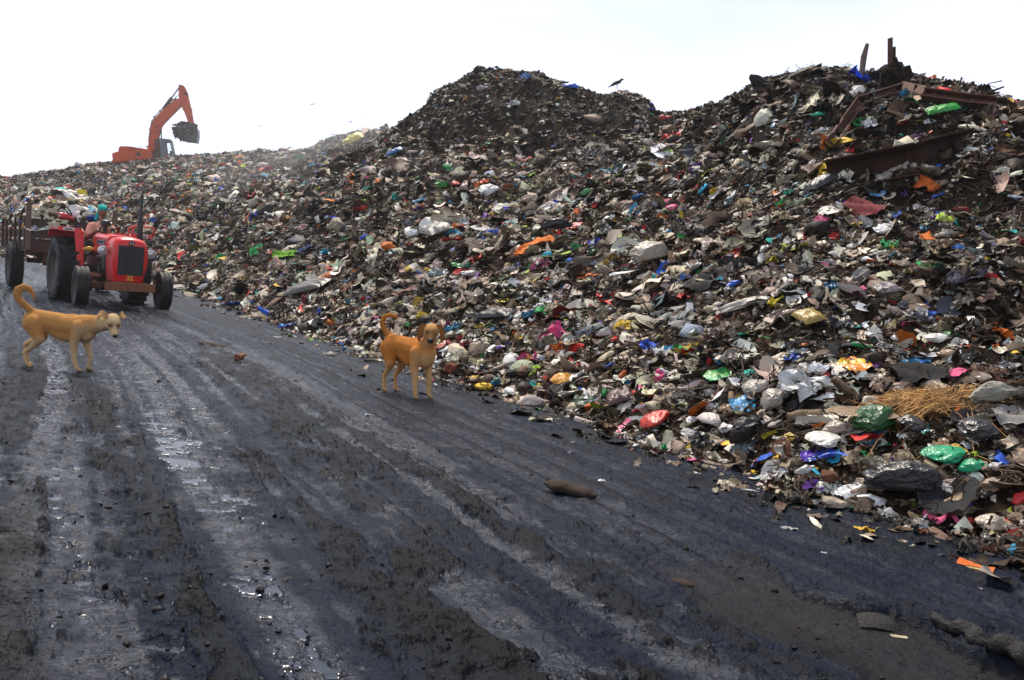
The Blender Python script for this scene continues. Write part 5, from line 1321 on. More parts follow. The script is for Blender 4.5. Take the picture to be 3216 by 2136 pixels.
CLOTH = [tri_mesh('rag', sheet_shape(1400 + k, 14, 11, [.5, .7][k % 2], .60, .6, .06)) for k in range(8)]
BOTT = [tri_mesh('bottle', bottle_shape(1500 + k, 14)) for k in range(4)]
COCO = [tri_mesh('coconut', clod_shape(1600 + k, 3)) for k in range(4)]
def pillow_shape(seed, nx=18, ny=12):
    """a filled sack: stuffed middle, pinched seams, creases that run in from the rim"""
    X, Y = np.meshgrid(np.linspace(-1, 1, nx), np.linspace(-1, 1, ny)); x = X.ravel(); y = Y.ravel()
    th = np.sqrt(np.clip((1 - x ** 4) * (1 - y ** 4), 0, 1)); a = np.arctan2(y, x)
    cr = 0.10 * np.sin(a * 9 + seed) * (np.maximum(np.abs(x), np.abs(y)) ** 2)
    nn = n3(np.stack([x, y, x * 0], -1), 2.2, seed) * .16
    zt = th * .42 + (cr + nn) * th ** .5; zb_ = -th * .22
    v = np.concatenate([np.stack([x * 1.0, y * .7, zt], -1), np.stack([x, y * .7, zb_], -1)]); I = np.arange(nx * ny).reshape(ny, nx)
    q = np.stack([I[:-1, :-1], I[:-1, 1:], I[1:, 1:], I[1:, :-1]], -1).reshape(-1, 4); f = np.concatenate([q[:, [0, 1, 2]], q[:, [0, 2, 3]]])
    return v, np.concatenate([f, f[:, ::-1] + nx * ny])
SACKS = [tri_mesh('filled_sack', pillow_shape(1700 + k)) for k in range(4)]
MESHSET = dict(hero=(HEROES, M_FILM), bag=(BAGS, M_FILM), sheet=(SHEETS, M_FILM), wrap=(FLAT, M_WRAP), foil=(SHEETS, M_WRAP), strip=(STRIPS, M_FILM), cloth=(CLOTH, M_CLOTH), bottle=(BOTT, M_FILM), coco=(COCO, M_CARD), sack=(SACKS, M_FILM), card=(FLAT, M_CARD))
for ms, mt in MESHSET.values():
    for me in ms:
        if not me.materials: me.materials.append(None)
FLATZ = dict(hero=1.15, bag=1.0, sheet=.8, wrap=.8, foil=.8, strip=1.0, cloth=.7, bottle=1.0, coco=1.2, sack=1.0, card=.6)
LANDMARKS = []; used_labels = {}
COUNT = {}
def lay(name, shape, px, py, w, h, col, label, cat, rot=0.0, lift=.25, group=None, var=None, tiltc=0.0, point=None):
    if point is None: s, Z = surf(px, py)
    else: s, Z = point
    n = normal_at(np.array([s[0]]), np.array([s[1]]), .2)[0] + np.array([0, 0, .35]) - tiltc * np.array([SP, CP, 0]); n /= np.linalg.norm(n)
    t = R0 - n * (R0 @ n); t /= np.linalg.norm(t); b = np.cross(n, t)
    cs, sn = math.cos(rot), math.sin(rot)
    ax, ay = t * cs + b * sn, -t * sn + b * cs
    ms, mt = MESHSET[shape]; k = COUNT.get(shape, 0); COUNT[shape] = k + 1
    o = bpy.data.objects.new(name, ms[(k if var is None else var) % len(ms)]); COL.objects.link(o)
    o.material_slots[0].link = 'OBJECT'; o.material_slots[0].material = mt
    sx = w * Z / F / 2; sy = h * Z / F / 2 / max(abs(b @ CU), .5); sz = FLATZ[shape] * min(sx, sy)
    if shape in ('strip', 'bottle'): sx, sy = max(sx, sy), max(sx, sy); sz = sx
    if shape in ('sheet', 'foil', 'cloth', 'wrap', 'card', 'sack'): sy *= 1.35
    m = Matrix(((ax[0] * sx, ay[0] * sy, n[0] * sz, 0), (ax[1] * sx, ay[1] * sy, n[1] * sz, 0), (ax[2] * sx, ay[2] * sy, n[2] * sz, 0), (0, 0, 0, 1)))
    loc = s + n * sz * lift; m[0][3], m[1][3], m[2][3] = loc
    o.matrix_world = m; o.color = (*col, 1); tag(o, label, cat, group)
    return o

MARK = [
 ('plastic_bag','bag',1790,284,50,34,(20,90,215),'bright blue plastic bag on the upper face of the central mound','bag','blue bag on the central mound',0),
 ('plastic_bag','bag',1650,252,40,26,(95,130,190),'pale blue bag just under the summit of the central mound','bag','pale blue bag under the summit',0),
 ('plastic_bag','bag',1515,292,42,34,(150,148,150),'grey rounded bag high on the central mound','bag','grey bag high on the central mound',0),
 ('plastic_bag','bag',1612,345,44,40,(160,158,160),'pale crumpled bag in the middle of the central mound','bag','pale bag amid the central mound',0),
 ('plastic_bag','bag',2085,388,50,24,(190,40,20),'red plastic bag in the saddle between the two mounds','bag','red bag in the saddle',-.4),
 ('plastic_sack','sack',1120,460,64,34,(205,190,70),'large yellow sack on the low crest beside the central mound','sack','yellow sack on the low crest',.2),
 ('plastic_sack','sack',1245,490,50,20,(50,110,170),'blue sack lying below the foot of the central mound','sack','blue sack under the central mound',0),
 ('plastic_bag','bag',1388,590,36,26,(30,150,40),'green plastic bag beside a small red bag below the central mound','bag','green bag beside the small red one',0),
 ('plastic_bag','bag',1431,584,26,28,(220,50,45),'small red bag right beside the green bag','bag','small red bag',0),
 ('plastic_bag','bag',1520,590,52,30,(225,105,35),'orange bag next to the big pale bag below the central mound','bag','orange bag below the central mound',.3),
 ('plastic_bag','bag',1541,616,62,44,(205,205,208),'big pale grey bag below the central mound','bag','big pale bag below the central mound',.3),
 ('plastic_strip','sheet',1332,627,62,12,(70,165,225),'long sky blue strip lying on the middle slope','strip','sky blue strip',.35),
 ('plastic_bag','bag',1607,662,34,40,(90,85,225),'violet blue bag on the middle slope','bag','violet blue bag',.9),
 ('plastic_bag','bag',1840,622,50,28,(90,170,110),'sea green bag on the slope under the saddle','bag','sea green bag',-.3),
 ('plastic_bag','bag',2010,630,44,20,(25,120,185),'cobalt bag on the slope under the saddle','bag','cobalt bag under the saddle',0),
 ('cloth_rag','cloth',1682,790,125,52,(232,125,45),'large orange cloth spread over the middle of the heap','cloth','orange cloth',.62),
 ('garbage_bag','hero',1748,735,96,40,(26,28,38),'black garbage bag lying above the orange cloth','bag','black bag above the orange cloth',.2),
 ('plastic_bag','bag',1815,730,50,44,(215,28,45),'crimson bag beside the black garbage bag and orange cloth','bag','crimson bag',.5),
 ('plastic_bag','bag',1874,802,52,32,(20,125,45),'dark green bag with a pale sheet on it, middle slope','bag','dark green bag on the middle slope',-.2),
 ('plastic_bag','foil',1451,843,56,26,(15,130,60),'emerald torn bag on the lower middle slope','bag','emerald torn bag',.2),
 ('cloth_rag','cloth',1870,766,40,16,(30,60,180),'narrow royal blue rag under the crimson bag','rag','royal blue rag under the crimson bag',0),
 ('cloth_rag','cloth',1420,762,60,24,(165,50,30),'brick red bundle left of the orange cloth','rag','brick red bundle',0),
 ('plastic_sack','sack',1374,744,74,54,(135,128,120),'full grey sack left of the orange cloth','sack','full grey sack',.5),
 ('carton','card',1508,726,50,40,(205,200,200),'white open carton on the slope left of the black garbage bag','carton','white carton',.5),
 ('plastic_sack','hero',2048,828,100,92,(150,140,125),'big pale beige sack next to the blue cloth','sack','big beige sack',.4),
 ('cloth_rag','cloth',2105,850,64,40,(25,95,200),'bright blue cloth draped below the beige sack','cloth','bright blue cloth',-.7),
 ('cloth_rag','cloth',2150,885,52,30,(30,110,215),'blue cloth bunched at the lower end of the draped blue cloth','cloth','bunched blue cloth',-.1),
 ('plastic_strip','sheet',2300,808,100,22,(215,50,35),'long vermilion strip hanging down the slope','strip','vermilion strip',.95),
 ('plastic_sheet','cloth',2225,905,130,72,(58,58,64),'large dark grey sheet folded over a hollow in the slope','sheet','dark grey sheet',.6),
 ('plastic_bag','bag',2308,908,52,22,(40,105,220),'blue printed bag beside the dark grey sheet','bag','blue bag beside the dark sheet',.1),
 ('plastic_bag','bag',2605,915,48,34,(30,115,160),'deep cyan bag on the slope below the maroon cloth','bag','deep cyan bag',.6),
 ('cloth_rag','cloth',2712,668,100,76,(125,52,55),'maroon garment spread on the slope under the girder','garment','maroon garment',.5),
 ('plastic_bag','bag',2571,372,46,18,(35,190,150),'turquoise tray shaped bag on the far mound','bag','turquoise bag on the far mound',0),
 ('plastic_sack','sack',2960,356,84,24,(30,165,55),'bright green sack under the bent steel frame','sack','bright green sack under the steel frame',-.05),
 ('plastic_bag','bag',2730,404,52,38,(205,205,205),'white crumpled bag framed by the bent steel frame','bag','white bag inside the steel frame',.3),
 ('plastic_sack','sack',2590,595,90,36,(62,62,66),'charcoal sack at the lower end of the rusty girder','sack','charcoal sack at the girder',.3),
 ('plastic_bag','bag',2502,586,24,18,(20,120,140),'small dark teal bag past the lower end of the girder','bag','small dark teal bag',0),
 ('cloth_rag','cloth',906,806,38,56,(105,165,25),'lime green cloth hanging in a hollow above the foot of the heap','cloth','lime green cloth',1.5),
 ('cloth_rag','cloth',965,782,26,44,(45,75,130),'slate blue cloth hanging next to the lime green cloth','cloth','slate blue cloth',1.5),
 ('plastic_strip','strip',672,778,60,70,(125,125,25),'olive yellow strand hanging down the slope behind the tractor','strip','olive yellow strand',1.1),
 ('plastic_bag','bag',590,618,36,22,(215,150,30),'amber bag on the slope above the tractor exhaust','bag','amber bag above the exhaust',.3),
 ('plastic_bag','bag',907,622,36,26,(150,190,115),'pale green bag pair on the slope above the lime cloth','bag','pale green bag',0),
 ('plastic_bag','bag',910,694,26,34,(205,135,35),'ochre bag upright on the slope above the lime cloth','bag','ochre bag',1.2),
 ('plastic_bag','bag',1152,752,36,24,(20,75,215),'ultramarine bag on the lower slope behind the standing dog','bag','ultramarine bag',.5),
 ('cloth_rag','cloth',1040,842,56,30,(195,155,60),'mustard frayed rag on the lower slope','rag','mustard rag',.1),
 ('net','cloth',1290,940,60,66,(45,62,58),'dark green net stretched down the slope behind the standing dog','net','dark green net',.9),
 ('plastic_sack','sack',970,920,60,84,(110,104,96),'grey woven sheet hanging on the lower slope','sheet','grey woven sheet',1.1),
 ('plastic_bag','bag',1428,1043,58,26,(30,120,150),'blue plastic bag just behind the head of the standing dog','bag','blue bag behind the dog head',.1),
 ('plastic_bag','bag',1395,1098,52,26,(200,75,40),'rust orange bag behind the chest of the standing dog','bag','rust orange bag behind the dog',.2),
 ('plastic_bag','bag',1660,1000,46,22,(30,105,135),'petrol blue bag on the slope right of the standing dog','bag','petrol blue bag',.5),
 ('wrapper','wrap',1580,950,36,26,(235,205,40),'small bright yellow wrapper on the slope right of the standing dog','wrapper','bright yellow wrapper',.4),
 ('plastic_bag','bag',1450,978,32,16,(225,160,30),'golden bag on the slope behind the standing dog','bag','golden bag',0),
 ('garbage_bag','sack',1565,1005,64,64,(45,47,54),'dark slate sheet standing in the slope right of the standing dog','sheet','dark slate sheet',.9),
 ('plastic_bag','bag',1610,905,44,44,(200,195,195),'white bag with red print on the slope','bag','white printed bag',.7),
 ('plastic_bag','bag',1475,880,60,36,(185,180,178),'pale flattened bag on the slope above the standing dog','bag','pale flattened bag',.1),
 ('plastic_bag','hero',1770,1212,72,54,(215,150,50),'large orange yellow bag at the foot of the heap','bag','large orange yellow bag',.5),
 ('plastic_bag','bag',1714,1196,26,20,(205,40,35),'small scarlet bag touching the large orange yellow bag','bag','small scarlet bag',0),
 ('carton','card',1677,1216,36,14,(225,190,80),'flat yellow carton left of the large orange yellow bag','carton','flat yellow carton',0),
 ('plastic_bag','bag',1776,1258,64,30,(130,120,105),'dull grey bag on the mud below the large orange yellow bag','bag','dull grey bag on the mud',.2),
 ('foam_block','card',1890,1252,62,46,(235,235,232),'white torn foam sheet at the foot of the heap','foam sheet','white foam sheet',.8),
 ('plastic_bag','foil',1848,1270,72,36,(25,105,40),'bottle green torn bag under the white foam sheet','bag','bottle green torn bag',-.3),
 ('plastic_sack','sack',1952,1266,76,50,(110,35,42),'dark maroon filled bag at the foot of the heap','bag','dark maroon bag',0),
 ('wrapper','foil',1972,1246,64,24,(215,60,45),'red and yellow wrapper on top of the dark maroon bag','wrapper','red yellow wrapper',-.4),
 ('wrapper','foil',2036,1276,38,20,(205,45,35),'red foil wrapper right of the dark maroon bag','wrapper','red foil wrapper',0),
 ('plastic_bag','hero',2060,1342,74,68,(215,50,28),'big bright red torn bag lying at the edge of the mud','bag','big red torn bag',-.9),
 ('plastic_bag','bag',2020,1362,60,36,(165,160,140),'pale muddy bag left of the big red torn bag','bag','pale muddy bag',-.3),
 ('plastic_bag','bag',2283,1368,66,46,(225,215,215),'white bag with red stripes at the edge of the mud','bag','white red striped bag',-.4),
 ('wrapper','wrap',2285,1400,36,16,(225,160,20),'yellow wrapper under the white red striped bag','wrapper','yellow wrapper under the striped bag',0),
 ('paper_scrap','wrap',2160,1425,42,24,(185,175,160),'crumpled pale paper lying on the mud before the heap','paper','crumpled pale paper on the mud',-.4),
 ('garbage_bag','hero',2360,1392,125,62,(38,38,42),'black garbage bag at the edge of the mud beside the striped bag','bag','black bag at the mud edge',-.3),
 ('juice_pack','wrap',2252,1192,74,48,(60,155,60),'green and white food packet on the lower slope','packet','green food packet',.2),
 ('plastic_bag','bag',2280,1145,76,44,(155,142,130),'grey brown film bag just above the green food packet','bag','grey brown bag above the packet',.3),
 ('wrapper','foil',2690,1162,80,48,(235,140,35),'orange and yellow snack wrapper on the lower slope','wrapper','orange snack wrapper',.3),
 ('plastic_bag','foil',2876,1144,80,22,(45,130,180),'sky blue torn bag under a white sheet on the lower slope','bag','sky blue torn bag',-.15),
 ('plate','card',2902,1124,66,26,(225,225,225),'flat white sheet above the sky blue torn bag','sheet','flat white sheet',-.1),
 ('plastic_bag','bag',2825,1082,58,28,(225,225,222),'white bag with an orange band on the right-hand slope','bag','white bag with orange band',.1),
 ('plastic_strip','sheet',2838,1104,40,10,(225,105,35),'orange strip under the white bag','strip','orange strip',.5),
 ('cloth_rag','bag',2525,1246,150,100,(205,205,205),'long white cloth draped down the lower slope','cloth','long white cloth',1.0),
 ('plastic_sack','sack',2512,1400,0.1,0.1,(210,200,190),'',None,None,0),
 ('plastic_bag','hero',2588,1408,98,72,(222,216,205),'big speckled white bag at the foot of the heap','bag','big speckled white bag',.2),
 ('plastic_bag','hero',2625,1375,90,70,(165,148,132),'translucent tan bag behind the speckled white bag','bag','translucent tan bag',.4),
 ('plastic_sack','hero',2752,1362,130,90,(25,125,40),'big grass green sack half covered by a woven mat','sack','big grass green sack',.75),
 ('woven_mat','card',2703,1352,72,92,(150,128,105),'strip of tan woven mat lying on the green sack','mat','woven mat',1.1),
 ('garbage_bag','hero',2860,1368,118,60,(40,41,46),'narrow black bag below the straw','bag','narrow black bag below the straw',1.95),
 ('garbage_bag','hero',3075,1378,110,70,(52,52,60),'upright charcoal bag right below the straw','bag','upright charcoal bag',1.65),
 ('plastic_sack','hero',3120,1272,150,52,(160,155,140),'long pale grey plastic sheet right of the straw','sheet','long pale grey sheet',-.3),
 ('plastic_bag','hero',2968,1466,125,74,(18,160,110),'large emerald green knotted bag above the biggest black bag','bag','large emerald bag',.1),
 ('plastic_bag','hero',3050,1490,76,70,(20,165,112),'round gathered neck of an emerald green bag','bag','gathered emerald bag',.3),
 ('garbage_bag','hero',2835,1560,215,84,(44,46,54),'long black garbage bag lying at the very foot of the heap','bag','long black garbage bag',-.25),
 ('garbage_bag','cloth',2980,1580,150,110,(50,54,62),'draped black film over the long black garbage bag','film','draped black film',-.6),
 ('plastic_bag','sheet',3050,1572,60,150,(165,135,105),'tan film bag hanging over the end of the black garbage bag','bag','tan film bag',2.0),
 ('plastic_bag','hero',3115,1672,96,64,(185,168,148),'tan crumpled bag on the mud beside the red and white bag','bag','tan bag on the mud',-.1),
 ('plastic_bag','foil',3190,1676,66,62,(225,65,50),'red and white bag at the very corner of the heap','bag','red and white corner bag',.4),
 ('garbage_bag','bag',3122,1716,74,52,(40,40,44),'small black bag on the mud below the tan crumpled bag','bag','small black bag on the mud',-.2),
 ('plastic_bag','bag',2888,1656,52,38,(178,168,158),'muddy clear bag alone on the mud under the black garbage bag','bag','muddy clear bag',-.5),
 ('plastic_bag','sheet',2672,1548,52,56,(215,215,215),'crinkled white film beside the purple rag and coconut','film','crinkled white film',-1.0),
 ('cloth_rag','cloth',2556,1540,62,40,(75,25,120),'purple rag on the mud next to the coconut','rag','purple rag',-.5),
 ('coconut','coco',2604,1518,58,50,(110,70,50),'brown coconut at the foot of the heap beside the purple rag','coconut','coconut by the purple rag',0),
 ('plastic_bag','bag',2522,1502,70,34,(205,205,200),'bubbly white bag above the purple rag','bag','bubbly white bag',-.2),
 ('cloth_rag','strip',2740,1492,66,30,(215,30,35),'narrow red ribbon of cloth behind the coconut','cloth','red ribbon',.2),
 ('plastic_bag','bag',2750,1480,100,56,(150,140,122),'grey green mesh bag behind the red ribbon','bag','grey green mesh bag',-.3),
 ('plastic_bag','foil',2570,1438,96,30,(35,70,175),'blue and yellow packet under the speckled white bag','packet','blue yellow packet',-.1),
 ('plastic_bag','hero',2380,1238,70,60,(160,152,140),'beige puffed bag at the foot of the lower slope','bag','beige puffed bag',.3),
 ('plastic_bag','hero',2440,1280,88,66,(172,162,150),'large clear film bag left of the long white cloth','bag','large clear film bag',.2),
 ('garbage_bag','cloth',2880,1190,130,80,(42,43,47),'crumpled black film above the straw','film','black film above the straw',.2),
 ('plastic_bag','bag',2350,970,60,110,(175,165,155),'tall pale film bag below the dark grey sheet','bag','tall pale film bag',1.2),
 ('garbage_bag','bag',2640,1035,70,56,(35,45,66),'navy bag in a hollow of the right-hand slope','bag','navy bag',0),
 ('plastic_bag','sack',2540,1016,66,44,(165,135,60),'dull golden packet beside the navy bag','packet','dull golden packet',.3),
 ('plastic_bag','bag',2780,935,90,56,(170,160,155),'grey flat bag with a pink and blue print','bag','grey bag with pink print',-.1),
 ('plastic_bag','bag',3025,960,66,52,(150,138,125),'taupe film bag on the far right-hand slope','bag','taupe film bag',.2),
 ('plastic_bag','bag',2592,795,64,52,(175,155,130),'beige upright bag on the right-hand slope','bag','beige upright bag',.8),
 ('plastic_bag','bag',3010,792,40,20,(60,130,205),'small blue and white packet on the right-hand slope','packet','small blue packet',.1),
 ('wrapper','wrap',3087,816,24,20,(235,195,45),'yellow square wrapper on the right-hand slope','wrapper','yellow square wrapper',.5),
 ('coconut','coco',1418,1172,44,46,(120,60,42),'red brown coconut at the paws of the standing dog','coconut','coconut by the dog',0),
 ('coconut','coco',1645,1178,42,40,(120,95,78),'grey brown coconut at the foot of the heap','coconut','grey brown coconut',0),
]
for r_ in MARK:
    nm, sh, px, py, w, h, c, lab, cat, short, rot = r_
    if not lab: continue
    lay(nm, sh, px, py, w * 1.12, h * 1.12, srgb(*[max(q, 10) if sum(c) > 190 else q * .62 for q in c]), lab, cat, rot, lift=(2.6 if nm == 'woven_mat' else .55)); LANDMARKS.append((px, py, short)); used_labels[lab] = 1

# ------------------------------------------------------------------ the nearest and largest of the ordinary pieces, each on its own
TONES = [('white', (235, 235, 233), 16), ('pale grey', (203, 199, 194), 17), ('grey', (150, 146, 142), 14), ('beige', (190, 172, 150), 12), ('tan', (160, 132, 105), 8), ('taupe', (125, 110, 98), 8), ('charcoal', (40, 40, 44), 8), ('black', (20, 20, 22), 8), ('brown', (85, 58, 42), 6),
         ('red', (205, 40, 35), 2), ('orange', (222, 110, 40), 2), ('yellow', (225, 180, 50), 2.2), ('blue', (35, 90, 195), 2), ('light blue', (90, 160, 205), 2), ('green', (35, 135, 60), 1.6), ('pink', (215, 90, 130), 1), ('purple', (95, 45, 135), .7), ('turquoise', (40, 165, 160), 1)]
TW = np.array([t[2] for t in TONES], float); TW /= TW.sum()
SORTS = [  # name, category, shape, how many, size range (m), describing words
    ('plastic_bag', 'bag', 'bag', 235, (.10, .21), ['crumpled', 'puffed', 'flattened', 'knotted', 'wrinkled', 'torn']),
    ('plastic_sheet', 'plastic sheet', 'sheet', 130, (.10, .22), ['torn', 'folded', 'curled', 'ragged', 'creased']),
    ('wrapper', 'wrapper', 'foil', 90, (.06, .12), ['crumpled', 'shiny', 'flattened', 'torn', 'printed']),
    ('paper_scrap', 'paper', 'card', 60, (.07, .14), ['bent', 'torn', 'soggy', 'flat', 'curled']),
    ('cloth_rag', 'rag', 'cloth', 60, (.12, .24), ['bunched', 'soaked', 'draped', 'twisted', 'frayed']),
    ('plastic_strip', 'strip', 'strip', 40, (.14, .26), ['curled', 'twisted', 'trailing', 'looped']),
    ('bottle', 'bottle', 'bottle', 16, (.10, .13), ['dented', 'crushed', 'scuffed'])]
LX = np.array([[a, b] for a, b, _ in LANDMARKS], float)
def describe(tone, word, noun, px, py, size):
    d = np.hypot(LX[:, 0] - px, (LX[:, 1] - py) * 1.2); order = np.argsort(d)[:4]
    big = '' if size is None else size + ' '
    for j, k in enumerate(order):
        dx, dy = px - LX[k, 0], py - LX[k, 1]
        if abs(dx) > abs(dy) * 1.2: rel = 'just right of' if dx > 0 else 'just left of'
        else: rel = 'just below' if dy > 0 else 'just above'
        if d[k] > 110: rel = rel.replace('just ', 'some way ')
        for lab in ('%s %s %s %s the %s' % (tone, word, noun, rel, LANDMARKS[k][2]), '%s%s %s %s %s the %s' % (big, tone, word, noun, rel, LANDMARKS[k][2])):
            if len(lab.split()) <= 16 and lab not in used_labels: used_labels[lab] = 1; return lab, None
    lab = '%s %s %s %s the %s' % (tone, word, noun, rel, LANDMARKS[k][2])
    used_labels[lab] = used_labels.get(lab, 0) + 1
    return lab, lab
def strew():
    g = np.random.default_rng(314)
    pos, Z = heap_points(9000, g, lambda z: np.where(z < 17, 1.0 / np.maximum(z, 4) ** 1.3, 0.0))
    px, py, dd = project(pos); ok = (px > 8) & (px < W - 8) & (py < H_ - 10) & (py > 300)
    pos, Z, px, py = pos[ok], Z[ok], px[ok], py[ok]
    pale = pale_mask(pos[:, 0], pos[:, 1]); i = 0
    taken = [(a, b, 55.0) for a, b, _ in LANDMARKS]
    for nm, cat, sh, cnt, (lo, hi), words in SORTS:
        made = 0
        while made < cnt and i < len(pos):
            q = i; i += 1
            size = float(np.exp(g.uniform(math.log(lo), math.log(hi)))); wpx = size * F / Z[q]
            if any((px[q] - a) ** 2 + (py[q] - b) ** 2 < (0.30 * (r + wpx)) ** 2 for a, b, r in taken): continue
            w = TW * np.array([(.5 + pale[q]) if sum(t[1]) > 330 else (1.35 - .7 * pale[q]) for t in TONES]); w[9:] *= 3.2 if nm in ('wrapper', 'cloth_rag', 'plastic_strip') else 1.0
            t = TONES[g.choice(len(TONES), p=w / w.sum())]; word = words[int(g.integers(len(words)))]
            sz = 'small' if size < lo * 1.25 else ('large' if size > hi * .82 else None)
            noun = {'plastic_bag': 'plastic bag', 'plastic_sheet': 'plastic sheet', 'wrapper': 'wrapper', 'paper_scrap': 'paper scrap', 'cloth_rag': 'rag', 'plastic_strip': 'plastic strip', 'bottle': 'bottle'}[nm]
            lab, grp = describe(t[0], word, noun, px[q], py[q], sz)
            c = np.array(srgb(*t[1])) * math.exp(g.normal(0, .14))
            asp = g.uniform(.45, .9)
            lay(nm, sh, px[q], py[q], wpx, wpx * asp, tuple(np.clip(c, 0.004, .85)), lab, cat, float(g.normal(0, .7)), lift=float(g.uniform(.1, .45)), group=grp, tiltc=float(g.normal(.1, .35)), point=(pos[q], Z[q]))
            taken.append((px[q], py[q], wpx)); made += 1
        print(nm, made)
strew()
for lab in [l for l, n in used_labels.items() if n > 1]:
    for o in COL.objects:
        if o.get('label') == lab: o['group'] = lab

# ------------------------------------------------------------------ straw heap
STRAW = simple_mat('dry_straw', (0.56, 0.31, 0.11), 0.75, 0, (0.16, 0.075, 0.03), 0.8, 12, 0.0, 0.3)
_nt = STRAW.node_tree; _p = [n for n in _nt.nodes if n.type == 'BSDF_PRINCIPLED'][0]; _l = _p.inputs['Base Color'].links[0].from_socket
_rp = _nt.nodes.new('ShaderNodeNewGeometry').outputs['Random Per Island']; _mr = N(_nt, 'ShaderNodeMapRange'); _mr.inputs[3].default_value = .35; _mr.inputs[4].default_value = 1.25; _nt.links.new(_rp, _mr.inputs[0])
_hs = N(_nt, 'ShaderNodeHueSaturation'); _nt.links.new(_l, _hs.inputs['Color']); _nt.links.new(_mr.outputs[0], _hs.inputs['Value']); _nt.links.new(_hs.outputs[0], _p.inputs['Base Color'])
def straw_heap():
    s0, Z = surf(2880, 1285); root = empty('straw_heap', s0); tag(root, 'heap of golden dry straw lying on the lower slope near the emerald bag', 'straw')
    n = normal_at(np.array([s0[0]]), np.array([s0[1]]), .25)[0]; t = R0 - n * (R0 @ n); t /= np.linalg.norm(t); b = np.cross(n, t); g = np.random.default_rng(2)
    mb = MB()
    for i in range(1300):
        u, v = g.normal(0, .26), g.normal(0, .11)
        if (u / .46) ** 2 + (v / .24) ** 2 > 1 + .3 * math.sin(u * 17) + .3 * math.sin(v * 31 + 1): continue
        a = g.normal(0, .75); L = g.uniform(.08, .26); hgt = max(.012, .070 * (1 - (u / .46) ** 2) * (1 - (v / .24) ** 2)) * g.uniform(.3, 1.1)
        c = t * u + b * v + n * hgt; d = (t * math.cos(a) + b * math.sin(a)); bend = n * g.normal(0, .02)
        p = [c - d * L / 2, c + bend + n * .008, c + d * L / 2 - n * g.uniform(0, .02)]
        mb.tube([Vector(q) for q in p], float(g.uniform(.0016, .0034)), 3, False)
    o = mb.build('straw', STRAW, root); tag(o, kind='stuff')
    for (x0, y0, x1, y1) in [(3030, 1290, 3216, 1440), (3040, 1320, 3062, 1450), (3062, 1450, 3150, 1500), (2990, 1310, 3040, 1350), (2720, 1470, 2800, 1350), (2860, 1480, 2960, 1420), (2690, 1330, 2750, 1300), (3050, 1300, 3075, 1420)]:
        mb = MB(); a, _ = surf(x0, y0); c, _ = surf(x1, y1); a = Vector(a - s0); c = Vector(c - s0); nv = Vector(n)
        mb.tube([a + nv * .05, a.lerp(c, .5) + nv * .065, c + nv * .03], .0022, 5)
        mb.build('stalk', STRAW, root)
straw_heap()

# ------------------------------------------------------------------ single things on the mud
BARK = simple_mat('dark_husk', (0.034, 0.021, 0.013), 0.85, 0, (0.010, 0.008, 0.007), 0.8, 5, 0.5, 0.25)
def on_mud(px, py):
    s, Z = surf(px, py); s[2] = ground_z(s[0], s[1]); return s, Z
def husk(px, py, L, wd, label, rz, name='palm_husk', cat='husk', mat=None, hgt=.4):
    s, Z = on_mud(px, py); n = 40; mb = MB(); secs = []
    for i in range(n):
        u = i / (n - 1); r = wd * (math.sin(math.pi * min(max(u, .02), .98)) ** .55) * (1 + .12 * math.sin(u * 9)); x = (u - .5) * L; secs.append([(x, r * math.cos(a), r * hgt * math.sin(a) + .04 * math.sin(u * 5) * wd) for a in np.linspace(0, 2 * math.pi, 14, endpoint=False)])
    mb.loft(secs); o = mb.build(name, mat or BARK, None, True, angle=80)
    for v in o.data.vertices:
        d = mnoise.noise(v.co * 22) * .14 * wd + mnoise.noise(Vector((v.co.x * 8, v.co.y * 60, v.co.z * 60))) * .10 * wd; d += (mnoise.noise(v.co * 16 + Vector((3, 1, 7))) * 1.1 * wd if 'chunk' in name else 0); v.co += Vector((0, v.co.y, v.co.z)).normalized() * d
    o.location = s + np.array([0, 0, wd * hgt * .55]); o.rotation_euler = (R(8), R(4), rz); tag(o, label, cat); return o
yaw_img = -PSI
husk(1790, 1552, .31, .062, 'dark brown palm husk lying alone on the wet mud', yaw_img + R(-22), hgt=.55)
husk(675, 1088, .50, .07, 'flat dark plank of bark on the mud behind the lone coconut', yaw_img + R(-12), 'bark_piece', 'bark', DARKMUD if 'DARKMUD' in globals() else BARK, .30)
husk(2142, 1818, .105, .030, 'small dark flat stone on the mud in the foreground', yaw_img + R(-8), 'flat_stone', 'stone', None, .25)
MUDSLAB = simple_mat('caked_mud', (0.016, 0.014, 0.013), 0.6, 0, (0.008, 0.008, 0.009), 0.8, 14, 0.8, 0.3)
husk(3010, 2020, .30, .045, 'long dark slab of mud broken up behind the tyre scrap', R(68), 'mud_chunk', 'mud chunk', MUDSLAB, .5)
husk(3130, 2085, .26, .05, 'thick dark slab of mud at the very corner of the foreground', R(80), 'mud_chunk', 'mud chunk', MUDSLAB, .5)
TYREF = MUDSLAB
def tyre_scrap(px, py):
    s, Z = on_mud(px, py); mb = MB(); n = 16
    ring = []
    for i in range(n):
        a = R(-38 + 76 * i / (n - 1)); wv = .060 * (1 - .3 * abs(i / (n - 1) - .5)); x, z = .115 * math.sin(a), .075 * math.cos(a) - .045
        ring.append([(x, -wv, z - .006), (x, -wv * .5, z + .006), (x, 0, z + .004), (x, wv * .5, z + .007), (x, wv, z - .004), (x, wv, z - .02), (x, 0, z - .014), (x, -wv, z - .022)])
    mb.loft(ring); o = mb.build('tyre_scrap', MUDSLAB, None, True); o.location = s - np.array([0, 0, .012]); o.rotation_euler = (R(10), 0, yaw_img + R(-14)); tag(o, 'curved scrap of black ribbed tyre half sunk in the foreground mud', 'tyre scrap')
tyre_scrap(2755, 1940)
s, Z = on_mud(752, 1140)
